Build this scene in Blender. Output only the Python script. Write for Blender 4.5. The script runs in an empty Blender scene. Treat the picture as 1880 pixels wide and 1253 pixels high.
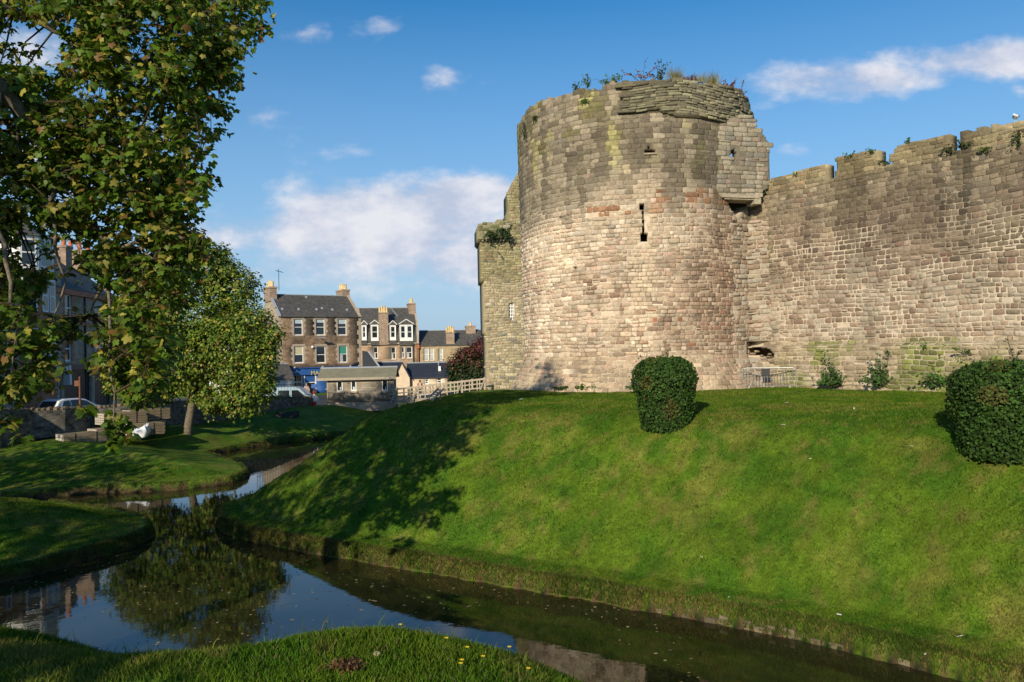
import bpy, bmesh, math, random
import numpy as np
from mathutils import Vector, Matrix, Euler
R = math.radians
random.seed(7); rng = np.random.default_rng(11)
C = bpy.context.scene.collection
scene = bpy.context.scene

# ---------------------------------------------------------------- camera, sky, sun, exposure
EYE = 5.4                      # eye height above the moat water (z = 0)
cam = bpy.data.cameras.new('camera'); cam.sensor_width = 36; cam.lens = 28
cam.clip_start = 0.05; cam.clip_end = 6000
camo = bpy.data.objects.new('camera', cam); C.objects.link(camo)
camo.location = (0, 0, EYE); camo.rotation_euler = (R(90.72), R(1.2), 0)
scene.camera = camo
scene.render.resolution_x = 1024; scene.render.resolution_y = 682
scene.view_settings.view_transform = 'Standard'; scene.view_settings.look = 'None'
scene.cycles.max_bounces = 6; scene.cycles.diffuse_bounces = 2; scene.cycles.glossy_bounces = 3; scene.cycles.transmission_bounces = 3
scene.view_settings.exposure = 0.12; scene.view_settings.gamma = 1.0
SUN_L = Vector((0.329, 0.858, -0.395)).normalized()     # direction the sunlight travels
sun = bpy.data.lights.new('sun', 'SUN'); sun.energy = 4.9; sun.angle = R(0.53); sun.color = (1.0, 0.875, 0.66)
suno = bpy.data.objects.new('sun', sun); C.objects.link(suno)
suno.rotation_euler = SUN_L.to_track_quat('-Z', 'Y').to_euler(); suno.location = (-10, -20, 40)

world = bpy.data.worlds.new('World'); scene.world = world; world.use_nodes = True
wt = world.node_tree; wt.nodes.clear(); L = wt.links
def wn(t, **kw):
    n = wt.nodes.new(t)
    for k, v in kw.items(): setattr(n, k, v)
    return n
def wmath(op, a, b=None, c=None, clamp=False):
    n = wn('ShaderNodeMath', operation=op); n.use_clamp = clamp
    for i, v in enumerate((a, b, c)):
        if v is None: continue
        if isinstance(v, (int, float)): n.inputs[i].default_value = v
        else: L.new(v, n.inputs[i])
    return n.outputs[0]
sky = wn('ShaderNodeTexSky', sky_type='NISHITA'); sky.sun_disc = False
sky.sun_elevation = R(23.3); sky.sun_rotation = R(201); sky.air_density = 1.0; sky.dust_density = 0.35; sky.ozone_density = 2.2
geo = wn('ShaderNodeTexCoord')
sep = wn('ShaderNodeSeparateXYZ'); L.new(geo.outputs['Generated'], sep.inputs[0])
yy = wmath('MAXIMUM', sep.outputs[1], 0.02)
ca = wmath('DIVIDE', sep.outputs[0], yy); cb = wmath('DIVIDE', sep.outputs[2], yy)
comb = wn('ShaderNodeCombineXYZ'); L.new(ca, comb.inputs[0]); L.new(cb, comb.inputs[1])
def wnoise(scale, detail, rough, off, sy=1.0, dist=0.0):
    mp = wn('ShaderNodeMapping'); mp.inputs['Location'].default_value = off; mp.inputs['Scale'].default_value = (1, sy, 1)
    L.new(comb.outputs[0], mp.inputs[0])
    n = wn('ShaderNodeTexNoise'); n.inputs['Scale'].default_value = scale; n.inputs['Detail'].default_value = detail
    n.inputs['Roughness'].default_value = rough; n.inputs['Distortion'].default_value = dist
    L.new(mp.outputs[0], n.inputs['Vector']); return n.outputs[0]
n1 = wnoise(4.5, 4, 0.6, (3.1, 1.7, 0), 2.2); n2 = wnoise(12.0, 7, 0.60, (0.3, 5.2, 0), 1.6)
nmix = wmath('ADD', wmath('MULTIPLY', n1, 0.55), wmath('MULTIPLY', n2, 0.45))
# clouds: (a, b) = tangent of the direction right / up, half sizes, weight
CL = [(-0.13,0.165,0.22,0.060,1.5),(-0.22,0.125,0.26,0.07,1.1),(-0.05,0.190,0.16,0.034,1.5),(-.17,.175,.10,.026,1.35),(-.33,.15,.14,.05,.9),(0.00,0.12,0.2,0.06,1.3),
      (0.46,0.334,0.14,0.028,1.15),(0.61,0.355,0.16,0.034,1.2),(0.36,.335,.06,.02,.45),(.67,.315,.07,.014,.8),
      (-0.25,0.40,0.040,0.026,.78),(-0.155,0.412,0.055,0.022,.75),(-0.08,0.342,0.045,0.022,.62),(-.29,.205,.09,.03,.5),(.30,.30,.05,.015,.4),(-0.02,0.338,0.035,0.010,.5),
      (-0.19,0.252,0.055,0.020,.55),(-0.32,0.31,0.11,0.045,.45),(-0.60,0.40,0.10,0.06,.6),(-.58,.25,.2,.08,.5),(.36,.24,.05,.018,.45),(.43,.445,.06,.012,.3),
      (-.10,.045,.3,.03,.35),(-.22,.215,.06,.014,.45)]
mask = None
for (a, b, sa, sb, w) in CL:
    da = wmath('DIVIDE', wmath('SUBTRACT', ca, a), sa); db = wmath('DIVIDE', wmath('SUBTRACT', cb, b), sb)
    r2 = wmath('ADD', wmath('MULTIPLY', da, da), wmath('MULTIPLY', db, db))
    g = wmath('MULTIPLY', wmath('EXPONENT', wmath('MULTIPLY', r2, -1.0)), w)
    mask = g if mask is None else wmath('MAXIMUM', mask, g)
dens = wmath('ADD', wmath('MULTIPLY', mask, 0.62), wmath('MULTIPLY', wmath('SUBTRACT', nmix, 0.5), 1.9))
mr = wn('ShaderNodeMapRange'); mr.interpolation_type = 'SMOOTHSTEP'
mr.inputs['From Min'].default_value = 0.24; mr.inputs['From Max'].default_value = 0.70
mr.inputs['To Min'].default_value = 0.0; mr.inputs['To Max'].default_value = 0.88
L.new(dens, mr.inputs[0])
front = wmath('GREATER_THAN', sep.outputs[1], 0.05)
fac = wmath('MULTIPLY', wmath('MULTIPLY', mr.outputs[0], wmath('MINIMUM', wmath('MULTIPLY', mask, 4.0), 1.0)), front)
hs = wn('ShaderNodeHueSaturation'); hs.inputs['Saturation'].default_value = 1.42; hs.inputs['Value'].default_value = 1.12
L.new(sky.outputs[0], hs.inputs['Color'])
hz = wn('ShaderNodeMapRange'); hz.inputs['From Min'].default_value = 0.0; hz.inputs['From Max'].default_value = .42; hz.inputs['To Min'].default_value = .92; hz.inputs['To Max'].default_value = 0.0
L.new(sep.outputs[2], hz.inputs[0])
hm = wn('ShaderNodeMix', data_type='RGBA'); L.new(hz.outputs[0], hm.inputs[0]); L.new(hs.outputs[0], hm.inputs[6]); hm.inputs[7].default_value = (2.75, 4.25, 6.3, 1)
mix = wn('ShaderNodeMix', data_type='RGBA'); L.new(fac, mix.inputs[0]); L.new(hm.outputs[2], mix.inputs[6])
cr = wn('ShaderNodeValToRGB'); cr.color_ramp.elements[0].position = .38; cr.color_ramp.elements[1].position = .62
cr.color_ramp.elements[0].color = (4.6, 5.0, 6.2, 1); cr.color_ramp.elements[1].color = (7.4, 7.2, 7.5, 1)
L.new(n2, cr.inputs[0]); L.new(cr.outputs[0], mix.inputs[7])
bg = wn('ShaderNodeBackground'); bg.inputs['Strength'].default_value = 0.108; L.new(mix.outputs[2], bg.inputs[0])
out = wn('ShaderNodeOutputWorld'); L.new(bg.outputs[0], out.inputs[0])

# ---------------------------------------------------------------- pixels of the 1880 x 1253 photograph -> world points
CM = Matrix.Translation(camo.location) @ Euler(camo.rotation_euler).to_matrix().to_4x4()
CR = CM.to_3x3(); F = 1880 * 28 / 36
def ray(px, py): return CR @ Vector(((px - 940) / F, (626.5 - py) / F, -1))
def at_y(px, py, Y):
    r = ray(px, py); t = Y / r.y; return Vector((r.x * t, Y, EYE + r.z * t))
def at_z(px, py, z):
    r = ray(px, py); t = (z - EYE) / r.z; return Vector((r.x * t, r.y * t, z))
def on_plane(px, py, P, d):            # vertical plane through P along d -> (distance along d, z)
    r = ray(px, py); nx, ny = -d[1], d[0]
    t = (P[0] * nx + P[1] * ny) / (r.x * nx + r.y * ny)
    x, y = r.x * t, r.y * t
    return ((x - P[0]) * d[0] + (y - P[1]) * d[1], EYE + r.z * t)
def project(P):                        # world arrays -> pixels (used only to thin foliage)
    P = np.asarray(P) - np.array([0, 0, EYE]); c = P @ np.array(CR)
    return 940 + F * c[:, 0] / -c[:, 2], 626.5 - F * c[:, 1] / -c[:, 2], -c[:, 2]

# ---------------------------------------------------------------- noise (numpy value noise)
_T = np.random.default_rng(5).random((256, 256))
def vn(x, y):
    x = np.asarray(x, float); y = np.asarray(y, float)
    xi = np.floor(x).astype(int); yi = np.floor(y).astype(int); fx = x - xi; fy = y - yi
    fx = fx * fx * (3 - 2 * fx); fy = fy * fy * (3 - 2 * fy)
    g = lambda a, b: _T[a & 255, b & 255]
    return (g(xi, yi) * (1 - fx) + g(xi + 1, yi) * fx) * (1 - fy) + (g(xi, yi + 1) * (1 - fx) + g(xi + 1, yi + 1) * fx) * fy
def fbm(x, y, o=3):
    s = 0; a = .5; t = 0
    for i in range(o):
        s = s + a * vn(x * 2 ** i + 17 * i, y * 2 ** i + 31 * i); t += a; a *= .55
    return s / t
def sstep(a, b, x):
    t = np.clip((x - a) / (b - a), 0, 1); return t * t * (3 - 2 * t)

# ---------------------------------------------------------------- object helpers
def tag(o, label=None, cat=None, group=None, kind=None):
    if label: o['label'] = label
    if cat: o['category'] = cat
    if group: o['group'] = group
    if kind: o['kind'] = kind
    return o
def empty(name, loc, rz=0, label=None, cat=None, group=None):
    o = bpy.data.objects.new(name, None); C.objects.link(o); o.location = loc; o.rotation_euler = (0, 0, rz)
    o.empty_display_size = .2
    return tag(o, label, cat, group)
class MB:
    def __init__(s): s.v = []; s.f = []; s.c = []; s.col = (1, 1, 1)
    def vert(s, p): s.v.append(tuple(p)); s.c.append(s.col); return len(s.v) - 1
    def poly(s, pts): s.f.append([s.vert(p) for p in pts])
    def box(s, x0, x1, y0, y1, z0, z1, tx=0.0):
        b = [s.vert(p) for p in ((x0,y0,z0),(x1,y0,z0),(x1,y1,z0),(x0,y1,z0),(x0+tx,y0+tx,z1),(x1-tx,y0+tx,z1),(x1-tx,y1-tx,z1),(x0+tx,y1-tx,z1))]
        for q in ((0,3,2,1),(4,5,6,7),(0,1,5,4),(1,2,6,5),(2,3,7,6),(3,0,4,7)): s.f.append([b[i] for i in q])
        return s
    def prism(s, pts, axis, a, b):      # pts 2D (p,q); axis the extrusion axis
        def P(p, q, t): return {'x': (t, p, q), 'y': (p, t, q), 'z': (p, q, t)}[axis]
        A = [s.vert(P(p, q, a)) for p, q in pts]; B = [s.vert(P(p, q, b)) for p, q in pts]
        n = len(pts); s.f.append(A[::-1]); s.f.append(B)
        for i in range(n): s.f.append([A[i], A[(i + 1) % n], B[(i + 1) % n], B[i]])
        return s
    def tube(s, pts, rad, n=8, cap=True):
        pts = [Vector(p) for p in pts]
        if not hasattr(rad, '__len__'): rad = [rad] * len(pts)
        prev = None; rings = []
        for i, p in enumerate(pts):
            d = (pts[min(i + 1, len(pts) - 1)] - pts[max(i - 1, 0)]).normalized()
            if prev is None: a = d.orthogonal().normalized()
            else: a = (prev - d * prev.dot(d)).normalized()
            prev = a; b = d.cross(a)
            rings.append([s.vert(p + (a * math.cos(2 * math.pi * k / n) + b * math.sin(2 * math.pi * k / n)) * rad[i]) for k in range(n)])
        for i in range(len(rings) - 1):
            for k in range(n): s.f.append([rings[i][k], rings[i][(k + 1) % n], rings[i + 1][(k + 1) % n], rings[i + 1][k]])
        if cap: s.f.append(rings[0][::-1]); s.f.append(rings[-1])
        return s
    def bar(s, a, b, w, h=None):        # rectangular bar between two points
        a = Vector(a); b = Vector(b); d = (b - a).normalized(); h = h or w
        up = Vector((0, 0, 1)) if abs(d.z) < .95 else Vector((0, 1, 0))
        r = d.cross(up).normalized() * w / 2; u = r.cross(d).normalized() * h / 2
        A = [s.vert(a + q) for q in (r + u, -r + u, -r - u, r - u)]; B = [s.vert(b + q) for q in (r + u, -r + u, -r - u, r - u)]
        s.f.append(A[::-1]); s.f.append(B)
        for i in range(4): s.f.append([A[i], A[(i + 1) % 4], B[(i + 1) % 4], B[i]])
        return s
    def ball(s, c, r, nu=10, nv=6):
        rx, ry, rz = (r, r, r) if not hasattr(r, '__len__') else r; rows = []
        for j in range(nv + 1):
            t = math.pi * j / nv
            rows.append([s.vert((c[0] + rx * math.sin(t) * math.cos(2 * math.pi * i / nu), c[1] + ry * math.sin(t) * math.sin(2 * math.pi * i / nu), c[2] + rz * math.cos(t))) for i in range(nu)])
        for j in range(nv):
            for i in range(nu): s.f.append([rows[j][i], rows[j + 1][i], rows[j + 1][(i + 1) % nu], rows[j][(i + 1) % nu]])
        return s
    def build(s, name, mat, parent=None, smooth=False, bevel=0):
        me = bpy.data.meshes.new(name); me.from_pydata(s.v, [], s.f); me.validate()
        bm = bmesh.new(); bm.from_mesh(me); bmesh.ops.recalc_face_normals(bm, faces=bm.faces); bm.to_mesh(me); bm.free()
        ca = me.color_attributes.new('Col', 'FLOAT_COLOR', 'POINT')
        if len(me.vertices) == len(s.c):
            ca.data.foreach_set('color', np.hstack([np.array(s.c, float), np.ones((len(s.c), 1))]).ravel())
        me.materials.append(mat)
        if smooth:
            for p in me.polygons: p.use_smooth = True
        o = bpy.data.objects.new(name, me); C.objects.link(o)
        if parent: o.parent = parent
        if bevel:
            b = o.modifiers.new('bevel', 'BEVEL'); b.width = bevel; b.segments = 2; b.limit_method = 'ANGLE'
        return o
def np_mesh(name, V, Fc, cols, mat, parent=None, smooth=False):
    """V (n,3); Fc list of index arrays (m,k), each uniform k"""
    me = bpy.data.meshes.new(name); n = len(V)
    me.vertices.add(n); me.vertices.foreach_set('co', np.asarray(V, np.float32).ravel())
    if not isinstance(Fc, list): Fc = [Fc]
    loops = np.concatenate([f.ravel() for f in Fc]).astype(np.int32)
    tot = np.concatenate([np.full(len(f), f.shape[1]) for f in Fc]).astype(np.int32)
    st = np.concatenate([[0], np.cumsum(tot)[:-1]]).astype(np.int32)
    me.loops.add(len(loops)); me.loops.foreach_set('vertex_index', loops)
    me.polygons.add(len(tot)); me.polygons.foreach_set('loop_start', st); me.polygons.foreach_set('loop_total', tot)
    if smooth: me.polygons.foreach_set('use_smooth', np.ones(len(tot), bool))
    me.update(calc_edges=True)
    if cols is not None:
        ca = me.color_attributes.new('Col', 'FLOAT_COLOR', 'POINT')
        ca.data.foreach_set('color', np.hstack([cols, np.ones((n, 1))]).astype(np.float32).ravel())
    me.materials.append(mat)
    o = bpy.data.objects.new(name, me); C.objects.link(o)
    if parent: o.parent = parent
    return o

# ---------------------------------------------------------------- materials
def mat(name, col=(.5, .5, .5), rough=.8, attr=False, noise=0.0, nscale=8, bump=0.0, bscale=30, metal=0, spec=.3, transl=0.0, noise2=0.0, n2scale=1.0, coat=0, coord='Object', bdist=.02):
    m = bpy.data.materials.new(name); m.use_nodes = True; t = m.node_tree; b = t.nodes['Principled BSDF']; l = t.links
    b.inputs['Roughness'].default_value = rough; b.inputs['Metallic'].default_value = metal
    b.inputs['Specular IOR Level'].default_value = spec; b.inputs['Coat Weight'].default_value = coat
    tc = t.nodes.new('ShaderNodeTexCoord'); csock = None
    if attr:
        a = t.nodes.new('ShaderNodeVertexColor'); a.layer_name = 'Col'; csock = a.outputs[0]
    else:
        r = t.nodes.new('ShaderNodeRGB'); r.outputs[0].default_value = (*col, 1); csock = r.outputs[0]
    def mul(csock, amt, sc, det=3):
        n = t.nodes.new('ShaderNodeTexNoise'); n.inputs['Scale'].default_value = sc; n.inputs['Detail'].default_value = det; n.inputs['Roughness'].default_value = .6
        l.new(tc.outputs[coord], n.inputs['Vector'])
        mr = t.nodes.new('ShaderNodeMapRange'); mr.inputs['From Min'].default_value = .25; mr.inputs['From Max'].default_value = .75
        mr.inputs['To Min'].default_value = 1 - amt; mr.inputs['To Max'].default_value = 1 + amt; l.new(n.outputs[0], mr.inputs[0])
        v = t.nodes.new('ShaderNodeVectorMath'); v.operation = 'SCALE'; l.new(csock, v.inputs[0]); l.new(mr.outputs[0], v.inputs['Scale'])
        return v.outputs[0]
    if noise: csock = mul(csock, noise, nscale)
    if noise2: csock = mul(csock, noise2, n2scale, 1)
    l.new(csock, b.inputs['Base Color'])
    if bump:
        n = t.nodes.new('ShaderNodeTexNoise'); n.inputs['Scale'].default_value = bscale; n.inputs['Detail'].default_value = 3; n.inputs['Roughness'].default_value = .7
        l.new(tc.outputs[coord], n.inputs['Vector'])
        bp = t.nodes.new('ShaderNodeBump'); bp.inputs['Strength'].default_value = bump; bp.inputs['Distance'].default_value = bdist
        l.new(n.outputs[0], bp.inputs['Height']); l.new(bp.outputs[0], b.inputs['Normal'])
    if transl:
        tr = t.nodes.new('ShaderNodeBsdfTranslucent'); l.new(csock, tr.inputs[0]); ms = t.nodes.new('ShaderNodeMixShader'); ms.inputs[0].default_value = transl
        o = t.nodes['Material Output']; l.new(b.outputs[0], ms.inputs[1]); l.new(tr.outputs[0], ms.inputs[2]); l.new(ms.outputs[0], o.inputs[0])
    return m
def brick_mat(name, c1, c2, mortar, sx, bw=.5, rh=.25, ms=.015, bump=.3, noise=.25, rough=.9):
    m = mat(name, c1, rough, noise=0); t = m.node_tree; l = t.links; b = t.nodes['Principled BSDF']
    tc = t.nodes['Texture Coordinate']; mp = t.nodes.new('ShaderNodeVectorMath'); mp.operation = 'ADD'
    # horizontal coordinate = x + y so that every upright face is coursed
    sp = t.nodes.new('ShaderNodeSeparateXYZ'); l.new(tc.outputs['Object'], sp.inputs[0])
    ad = t.nodes.new('ShaderNodeMath'); l.new(sp.outputs[0], ad.inputs[0]); l.new(sp.outputs[1], ad.inputs[1])
    cb = t.nodes.new('ShaderNodeCombineXYZ'); l.new(ad.outputs[0], cb.inputs[0]); l.new(sp.outputs[2], cb.inputs[1])
    nn = t.nodes.new('ShaderNodeTexNoise'); nn.inputs['Scale'].default_value = 1.5; l.new(tc.outputs['Object'], nn.inputs['Vector'])
    sc = t.nodes.new('ShaderNodeVectorMath'); sc.operation = 'SCALE'; sc.inputs['Scale'].default_value = .04; l.new(nn.outputs['Color'], sc.inputs[0])
    l.new(cb.outputs[0], mp.inputs[0]); l.new(sc.outputs[0], mp.inputs[1])
    br = t.nodes.new('ShaderNodeTexBrick'); br.inputs['Scale'].default_value = sx; br.inputs['Brick Width'].default_value = bw; br.inputs['Row Height'].default_value = rh
    br.inputs['Mortar Size'].default_value = ms; br.inputs['Mortar Smooth'].default_value = .3; br.inputs['Bias'].default_value = -.1
    br.inputs['Color1'].default_value = (*c1, 1); br.inputs['Color2'].default_value = (*c2, 1); br.inputs['Mortar'].default_value = (*mortar, 1)
    l.new(mp.outputs[0], br.inputs['Vector'])
    n = t.nodes.new('ShaderNodeTexNoise'); n.inputs['Scale'].default_value = 3; n.inputs['Detail'].default_value = 6; l.new(tc.outputs['Object'], n.inputs['Vector'])
    mr = t.nodes.new('ShaderNodeMapRange'); mr.inputs['From Min'].default_value = .3; mr.inputs['From Max'].default_value = .7; mr.inputs['To Min'].default_value = 1 - noise; mr.inputs['To Max'].default_value = 1 + noise
    l.new(n.outputs[0], mr.inputs[0]); v = t.nodes.new('ShaderNodeVectorMath'); v.operation = 'SCALE'; l.new(br.outputs[0], v.inputs[0]); l.new(mr.outputs[0], v.inputs['Scale'])
    l.new(v.outputs[0], b.inputs['Base Color'])
    bp = t.nodes.new('ShaderNodeBump'); bp.inputs['Strength'].default_value = bump; bp.inputs['Distance'].default_value = .02; bp.invert = True
    l.new(br.outputs['Fac'], bp.inputs['Height']); l.new(bp.outputs[0], b.inputs['Normal'])
    return m
M = {}
M['stone'] = mat('castle_stone', rough=.92, attr=True, noise=.30, nscale=9, bump=.7, bscale=26, noise2=.12, n2scale=.8, spec=.15)
M['core'] = mat('mortar_core', rough=.95, attr=True, noise=.22, nscale=7, bump=.8, bscale=18, spec=.1)
M['bark'] = mat('bark', (.15, .125, .09), .95, noise=.6, nscale=9, bump=.8, bscale=14, spec=.1)
M['bark_dark'] = mat('bark_dark', (.06, .045, .03), .95, noise=.4, nscale=9, bump=.8, bscale=14, spec=.1)
M['leaf'] = mat('leaf', rough=.5, attr=True, transl=.45, spec=.35)
M['leaf_small'] = mat('leaf_small', rough=.55, attr=True, transl=.25, spec=.3)
M['leaf_hedge'] = mat('leaf_hedge', rough=.55, attr=True, transl=.15, spec=.12)
M['blade'] = mat('grass_blade', rough=.7, attr=True, transl=.35, spec=.06)
M['hedge_core'] = mat('hedge_core', (.012, .02, .008), 1, noise=.4)
M['white_paint'] = mat('white_paint', (.78, .77, .74), .5, noise=.06, nscale=3)
M['glass'] = mat('window_glass', (.02, .025, .03), .06, spec=.6, noise=.3, nscale=2)
M['slate'] = brick_mat('slate', (.075, .073, .070), (.11, .10, .085), (.04, .04, .04), 1, .35, .2, .012, .3, .3, .7)
M['slate_new'] = brick_mat('slate_dark', (.03, .036, .05), (.038, .043, .055), (.02, .02, .025), 1, .35, .2, .012, .2, .12, .5)
M['lead'] = mat('lead', (.30, .33, .37), .5, noise=.15)
M['pot'] = mat('clay_pot', (.62, .47, .25), .8, noise=.35, nscale=2.5)
M['pot_red'] = mat('clay_pot_red', (.45, .14, .06), .8, noise=.2)
M['dark_metal'] = mat('dark_metal', (.03, .03, .035), .5, noise=.2)
M['galv'] = mat('galvanised_steel', (.42, .43, .43), .42, metal=.7, noise=.15)
M['wood_grey'] = mat('weathered_timber', (.36, .31, .24), .85, noise=.25, nscale=6, bump=.3, bscale=30)
M['timber'] = mat('sawn_timber', (.25, .195, .125), .8, noise=.25, nscale=4, bump=.2)
M['rubber'] = mat('rubber', (.015, .015, .016), .8, noise=.2)
# ---------------------------------------------------------------- ground, water
def unp(pts, z=0.0): return [tuple(at_z(x, y, z)[:2]) for x, y in pts]
MOTTE = unp([(395,950),(398,966),(415,980),(445,990),(490,1001),(540,1010),(620,1024),(700,1037),(800,1054),(900,1071),(1000,1089),(1090,1105),(1200,1124),
             (1300,1141),(1400,1161),(1500,1182),(1600,1204),(1700,1230),(1780,1252)])
_d = (Vector(MOTTE[-1]) - Vector(MOTTE[-5])).normalized()
MOTTE += [tuple(Vector(MOTTE[-1]) + _d * 6), (24, 1), (60, -8), (60, 95), (-3.5, 95), (-4.0, 70), (-5.0, 58), (-6.4, 46), (-8.0, 37), (-9.5, 30)]
FAR = [(-60, 31.5)] + unp([(0,920),(80,914),(164,907),(250,904),(327,900),(390,893),(425,888),(448,880),(457,872),(450,865),(430,857),(405,846),(382,839),(400,834),(440,826),(500,816),(560,809),(620,803)]) + \
      [(-8.6, 57), (-7.2, 66), (-8.5, 95), (90, 95), (90, 2900), (-1990, 2900), (-1990, 31.5)]
PEN = [(-60, 19)] + [(-16, 19.2)] + unp([(0,1070),(50,1060),(90,1050),(180,1024),(250,1003),(278,990),(284,980),(275,968),(250,958),(200,948),(100,936),(0,934)]) + [(-22, 28.5), (-60, 29)]
NEAR = [(-60, 7.5), (-8, 6.2)] + unp([(0,1168),(60,1188),(120,1205),(200,1215),(300,1212),(400,1208),(480,1194),(560,1181),(640,1172),(740,1168),(820,1175),(880,1190),(940,1214),(990,1234),(1030,1253)], 3.72) + \
       [(.75, 3.4), (2.0, 2.7), (5, 1.6), (12, -1), (40, -12), (60, -200), (-60, -200)]
def sdist(x, y, poly):
    """signed distance, positive inside"""
    P = np.asarray(poly, float); Q = np.roll(P, -1, 0); best = np.full(x.shape, 1e9); ins = np.zeros(x.shape, bool)
    for (ax, ay), (bx, by) in zip(P, Q):
        dx, dy = bx - ax, by - ay; t = np.clip(((x - ax) * dx + (y - ay) * dy) / (dx * dx + dy * dy + 1e-12), 0, 1)
        best = np.minimum(best, (x - ax - t * dx) ** 2 + (y - ay - t * dy) ** 2)
        if ay != by:
            c = ((ay > y) != (by > y)) & (x < (bx - ax) * (y - ay) / (by - ay) + ax); ins ^= c
    d = np.sqrt(best); return np.where(ins, d, -d)
def ground_parts(x, y):
    x = np.asarray(x, float); y = np.asarray(y, float)
    wob = (fbm(x * 1.3 + 50, y * 1.3 + 80, 3) - .5) * .30
    sm = sdist(x, y, MOTTE) + wob; sf = sdist(x, y, FAR) + wob; sp = sdist(x, y, PEN) + wob; sn = sdist(x, y, NEAR)
    lip = lambda s: sstep(-.10, .10, s)
    # castle mound: lip, narrow ledge, long slope, rounded crest, lawn
    t = np.clip((sm - .85) / 4.55, 0, 2.0)
    prof = 3.2 * np.clip((t + 1 - np.sqrt((t - 1) ** 2 + .022)) / 2, 0, 1)
    top = 3.66 - np.clip((y - 37) * .062, 0, 1.75) * sstep(6, -2, x)
    zm = lip(sm) * .38 + .06 * sstep(.1, .8, sm) + prof * (top - .44) / 3.2
    zm = np.where(sm > -.1, zm, -.7)
    zf = lip(sf) * .32 + 1.10 * sstep(0, 7.5, sf) + .12 * sstep(0, 3, sf)
    hump = .5 * np.exp(-(((x + 15.5) / 2.6) ** 2 + ((y - 51.5) / 3.2) ** 2)) + .62 * np.exp(-(((x + 18.4) / 3.6) ** 2 + ((y - 45.8) / 2.0) ** 2))
    zf = zf + hump * sstep(.3, 2.5, sf)
    dr_ = np.where(x < -14.9, sstep(60.5, 66, y), sstep(68, 74, y)); zf = zf * (1 - dr_) + .75 * dr_
    zf = np.where(sf > -.1, zf, -.7)
    zp = np.where(sp > -.1, lip(sp) * .34 + .95 * sstep(0, 4.5, sp), -.7)
    zn = np.where(sn > 0, 3.72 + .10 * np.clip(sn, 0, 2), 3.72 - np.clip(-sn * .95, 0, 4.6) + .0)
    zn = np.where(sn > -.6, 3.72 + .0 * sn - .62 * np.clip(.35 - sn, 0, 9) ** 1.35 * .75 + .217 * .62 * .75, zn - .05)
    zn = np.where(sn < -3.5, -.8, zn)
    return zm, zf, zp, zn, sm, sf, sp, sn
def ground_z(x, y, detail=True):
    zm, zf, zp, zn, *_ = ground_parts(x, y); z = np.maximum(np.maximum(zm, zf), np.maximum(zp, zn))
    if detail:
        x = np.asarray(x, float); y = np.asarray(y, float)
        und = (fbm(x * .45, y * .45, 3) - .5) * .16 + (fbm(x * 2.2 + 9, y * 2.2, 2) - .5) * .035
        z = z + und * sstep(.35, .9, z) * sstep(90, 60, y)
    return z
gz = lambda x, y: float(ground_z(np.array([x]), np.array([y]))[0])
xs = np.concatenate([[-1990, -900, -400, -200, -120, -90], np.arange(-60, -26, .9), np.arange(-26, 21, .15), np.arange(21, 60, .9), [60, 64, 75, 100, 160, 300, 800, 1990]])
ys = np.concatenate([[-190, -100, -60], np.arange(-40, 1.5, .8), np.arange(1.5, 40, .15), np.arange(40, 72, .35), np.arange(72, 130, 3), [130, 160, 220, 400, 900, 1800, 2890]])
X, Y = np.meshgrid(xs, ys); Z = ground_z(X.ravel(), Y.ravel()).reshape(X.shape)
Z = np.where((X <= -60) & (Y > 30), np.maximum(Z, .9), Z)
nx, ny = len(xs), len(ys); idx = np.arange(nx * ny).reshape(ny, nx)
faces = np.stack([idx[:-1, :-1].ravel(), idx[:-1, 1:].ravel(), idx[1:, 1:].ravel(), idx[1:, :-1].ravel()], 1)
def grass_col(x, y, r, z=None):
    """albedo of the turf at a place: green with dry and yellowish patches"""
    a = fbm(x * .75, y * .75 + 40, 4); b = fbm(x * 2.3 + 7, y * 2.3, 3); dry = sstep(.46, .66, a) * sstep(.35, .60, b)
    c = np.stack([.094 + 0 * x, .156 + 0 * x, .012 + 0 * x], -1); lush = np.array([.056, .124, .009]); dr = np.array([.185, .180, .036])
    w = sstep(.36, .60, fbm(x * 1.6 + 30, y * 1.6 + 3, 4))[..., None]; c = c * w + lush * (1 - w)
    c = c * (1 - .6 * dry[..., None]) + dr * .6 * dry[..., None]
    sp = (sstep(.62, .74, fbm(x * 3.1 + 3, y * 3.1 + 60, 3)) * .55)[..., None]; c = c * (1 - sp) + np.array([.175, .155, .040]) * sp
    c = c * (.72 + .56 * fbm(x * 7 + 5, y * 7, 3))[..., None]
    if r is not None: c = c * (.50 + 1.0 * r[..., None])
    return c
gcol = grass_col(X.ravel(), Y.ravel(), None)
zz = Z.ravel()[:, None]; soil = np.array([.085, .06, .03]); gcol = np.where(zz < .24, soil, gcol); gcol = np.where(zz < .02, np.array([.012, .016, .008]), gcol)
pass
M['ground'] = mat('turf', rough=.9, attr=True, noise=.28, nscale=5, noise2=.18, n2scale=.6, bump=1.0, bscale=11, spec=.1, bdist=.06)
g = np_mesh('ground', np.stack([X.ravel(), Y.ravel(), Z.ravel()], 1), faces, gcol, M['ground'], smooth=True); tag(g, kind='structure')
mw = mat('moat_water', (.020, .019, .007), .015, spec=.55, noise=.5, nscale=.5); t = mw.node_tree; b = t.nodes['Principled BSDF']
b.inputs['IOR'].default_value = 1.36; b.inputs['Specular IOR Level'].default_value = .62
n = t.nodes.new('ShaderNodeTexNoise'); n.inputs['Scale'].default_value = 3.0; n.inputs['Detail'].default_value = 4
t.links.new(t.nodes['Texture Coordinate'].outputs['Object'], n.inputs['Vector'])
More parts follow.
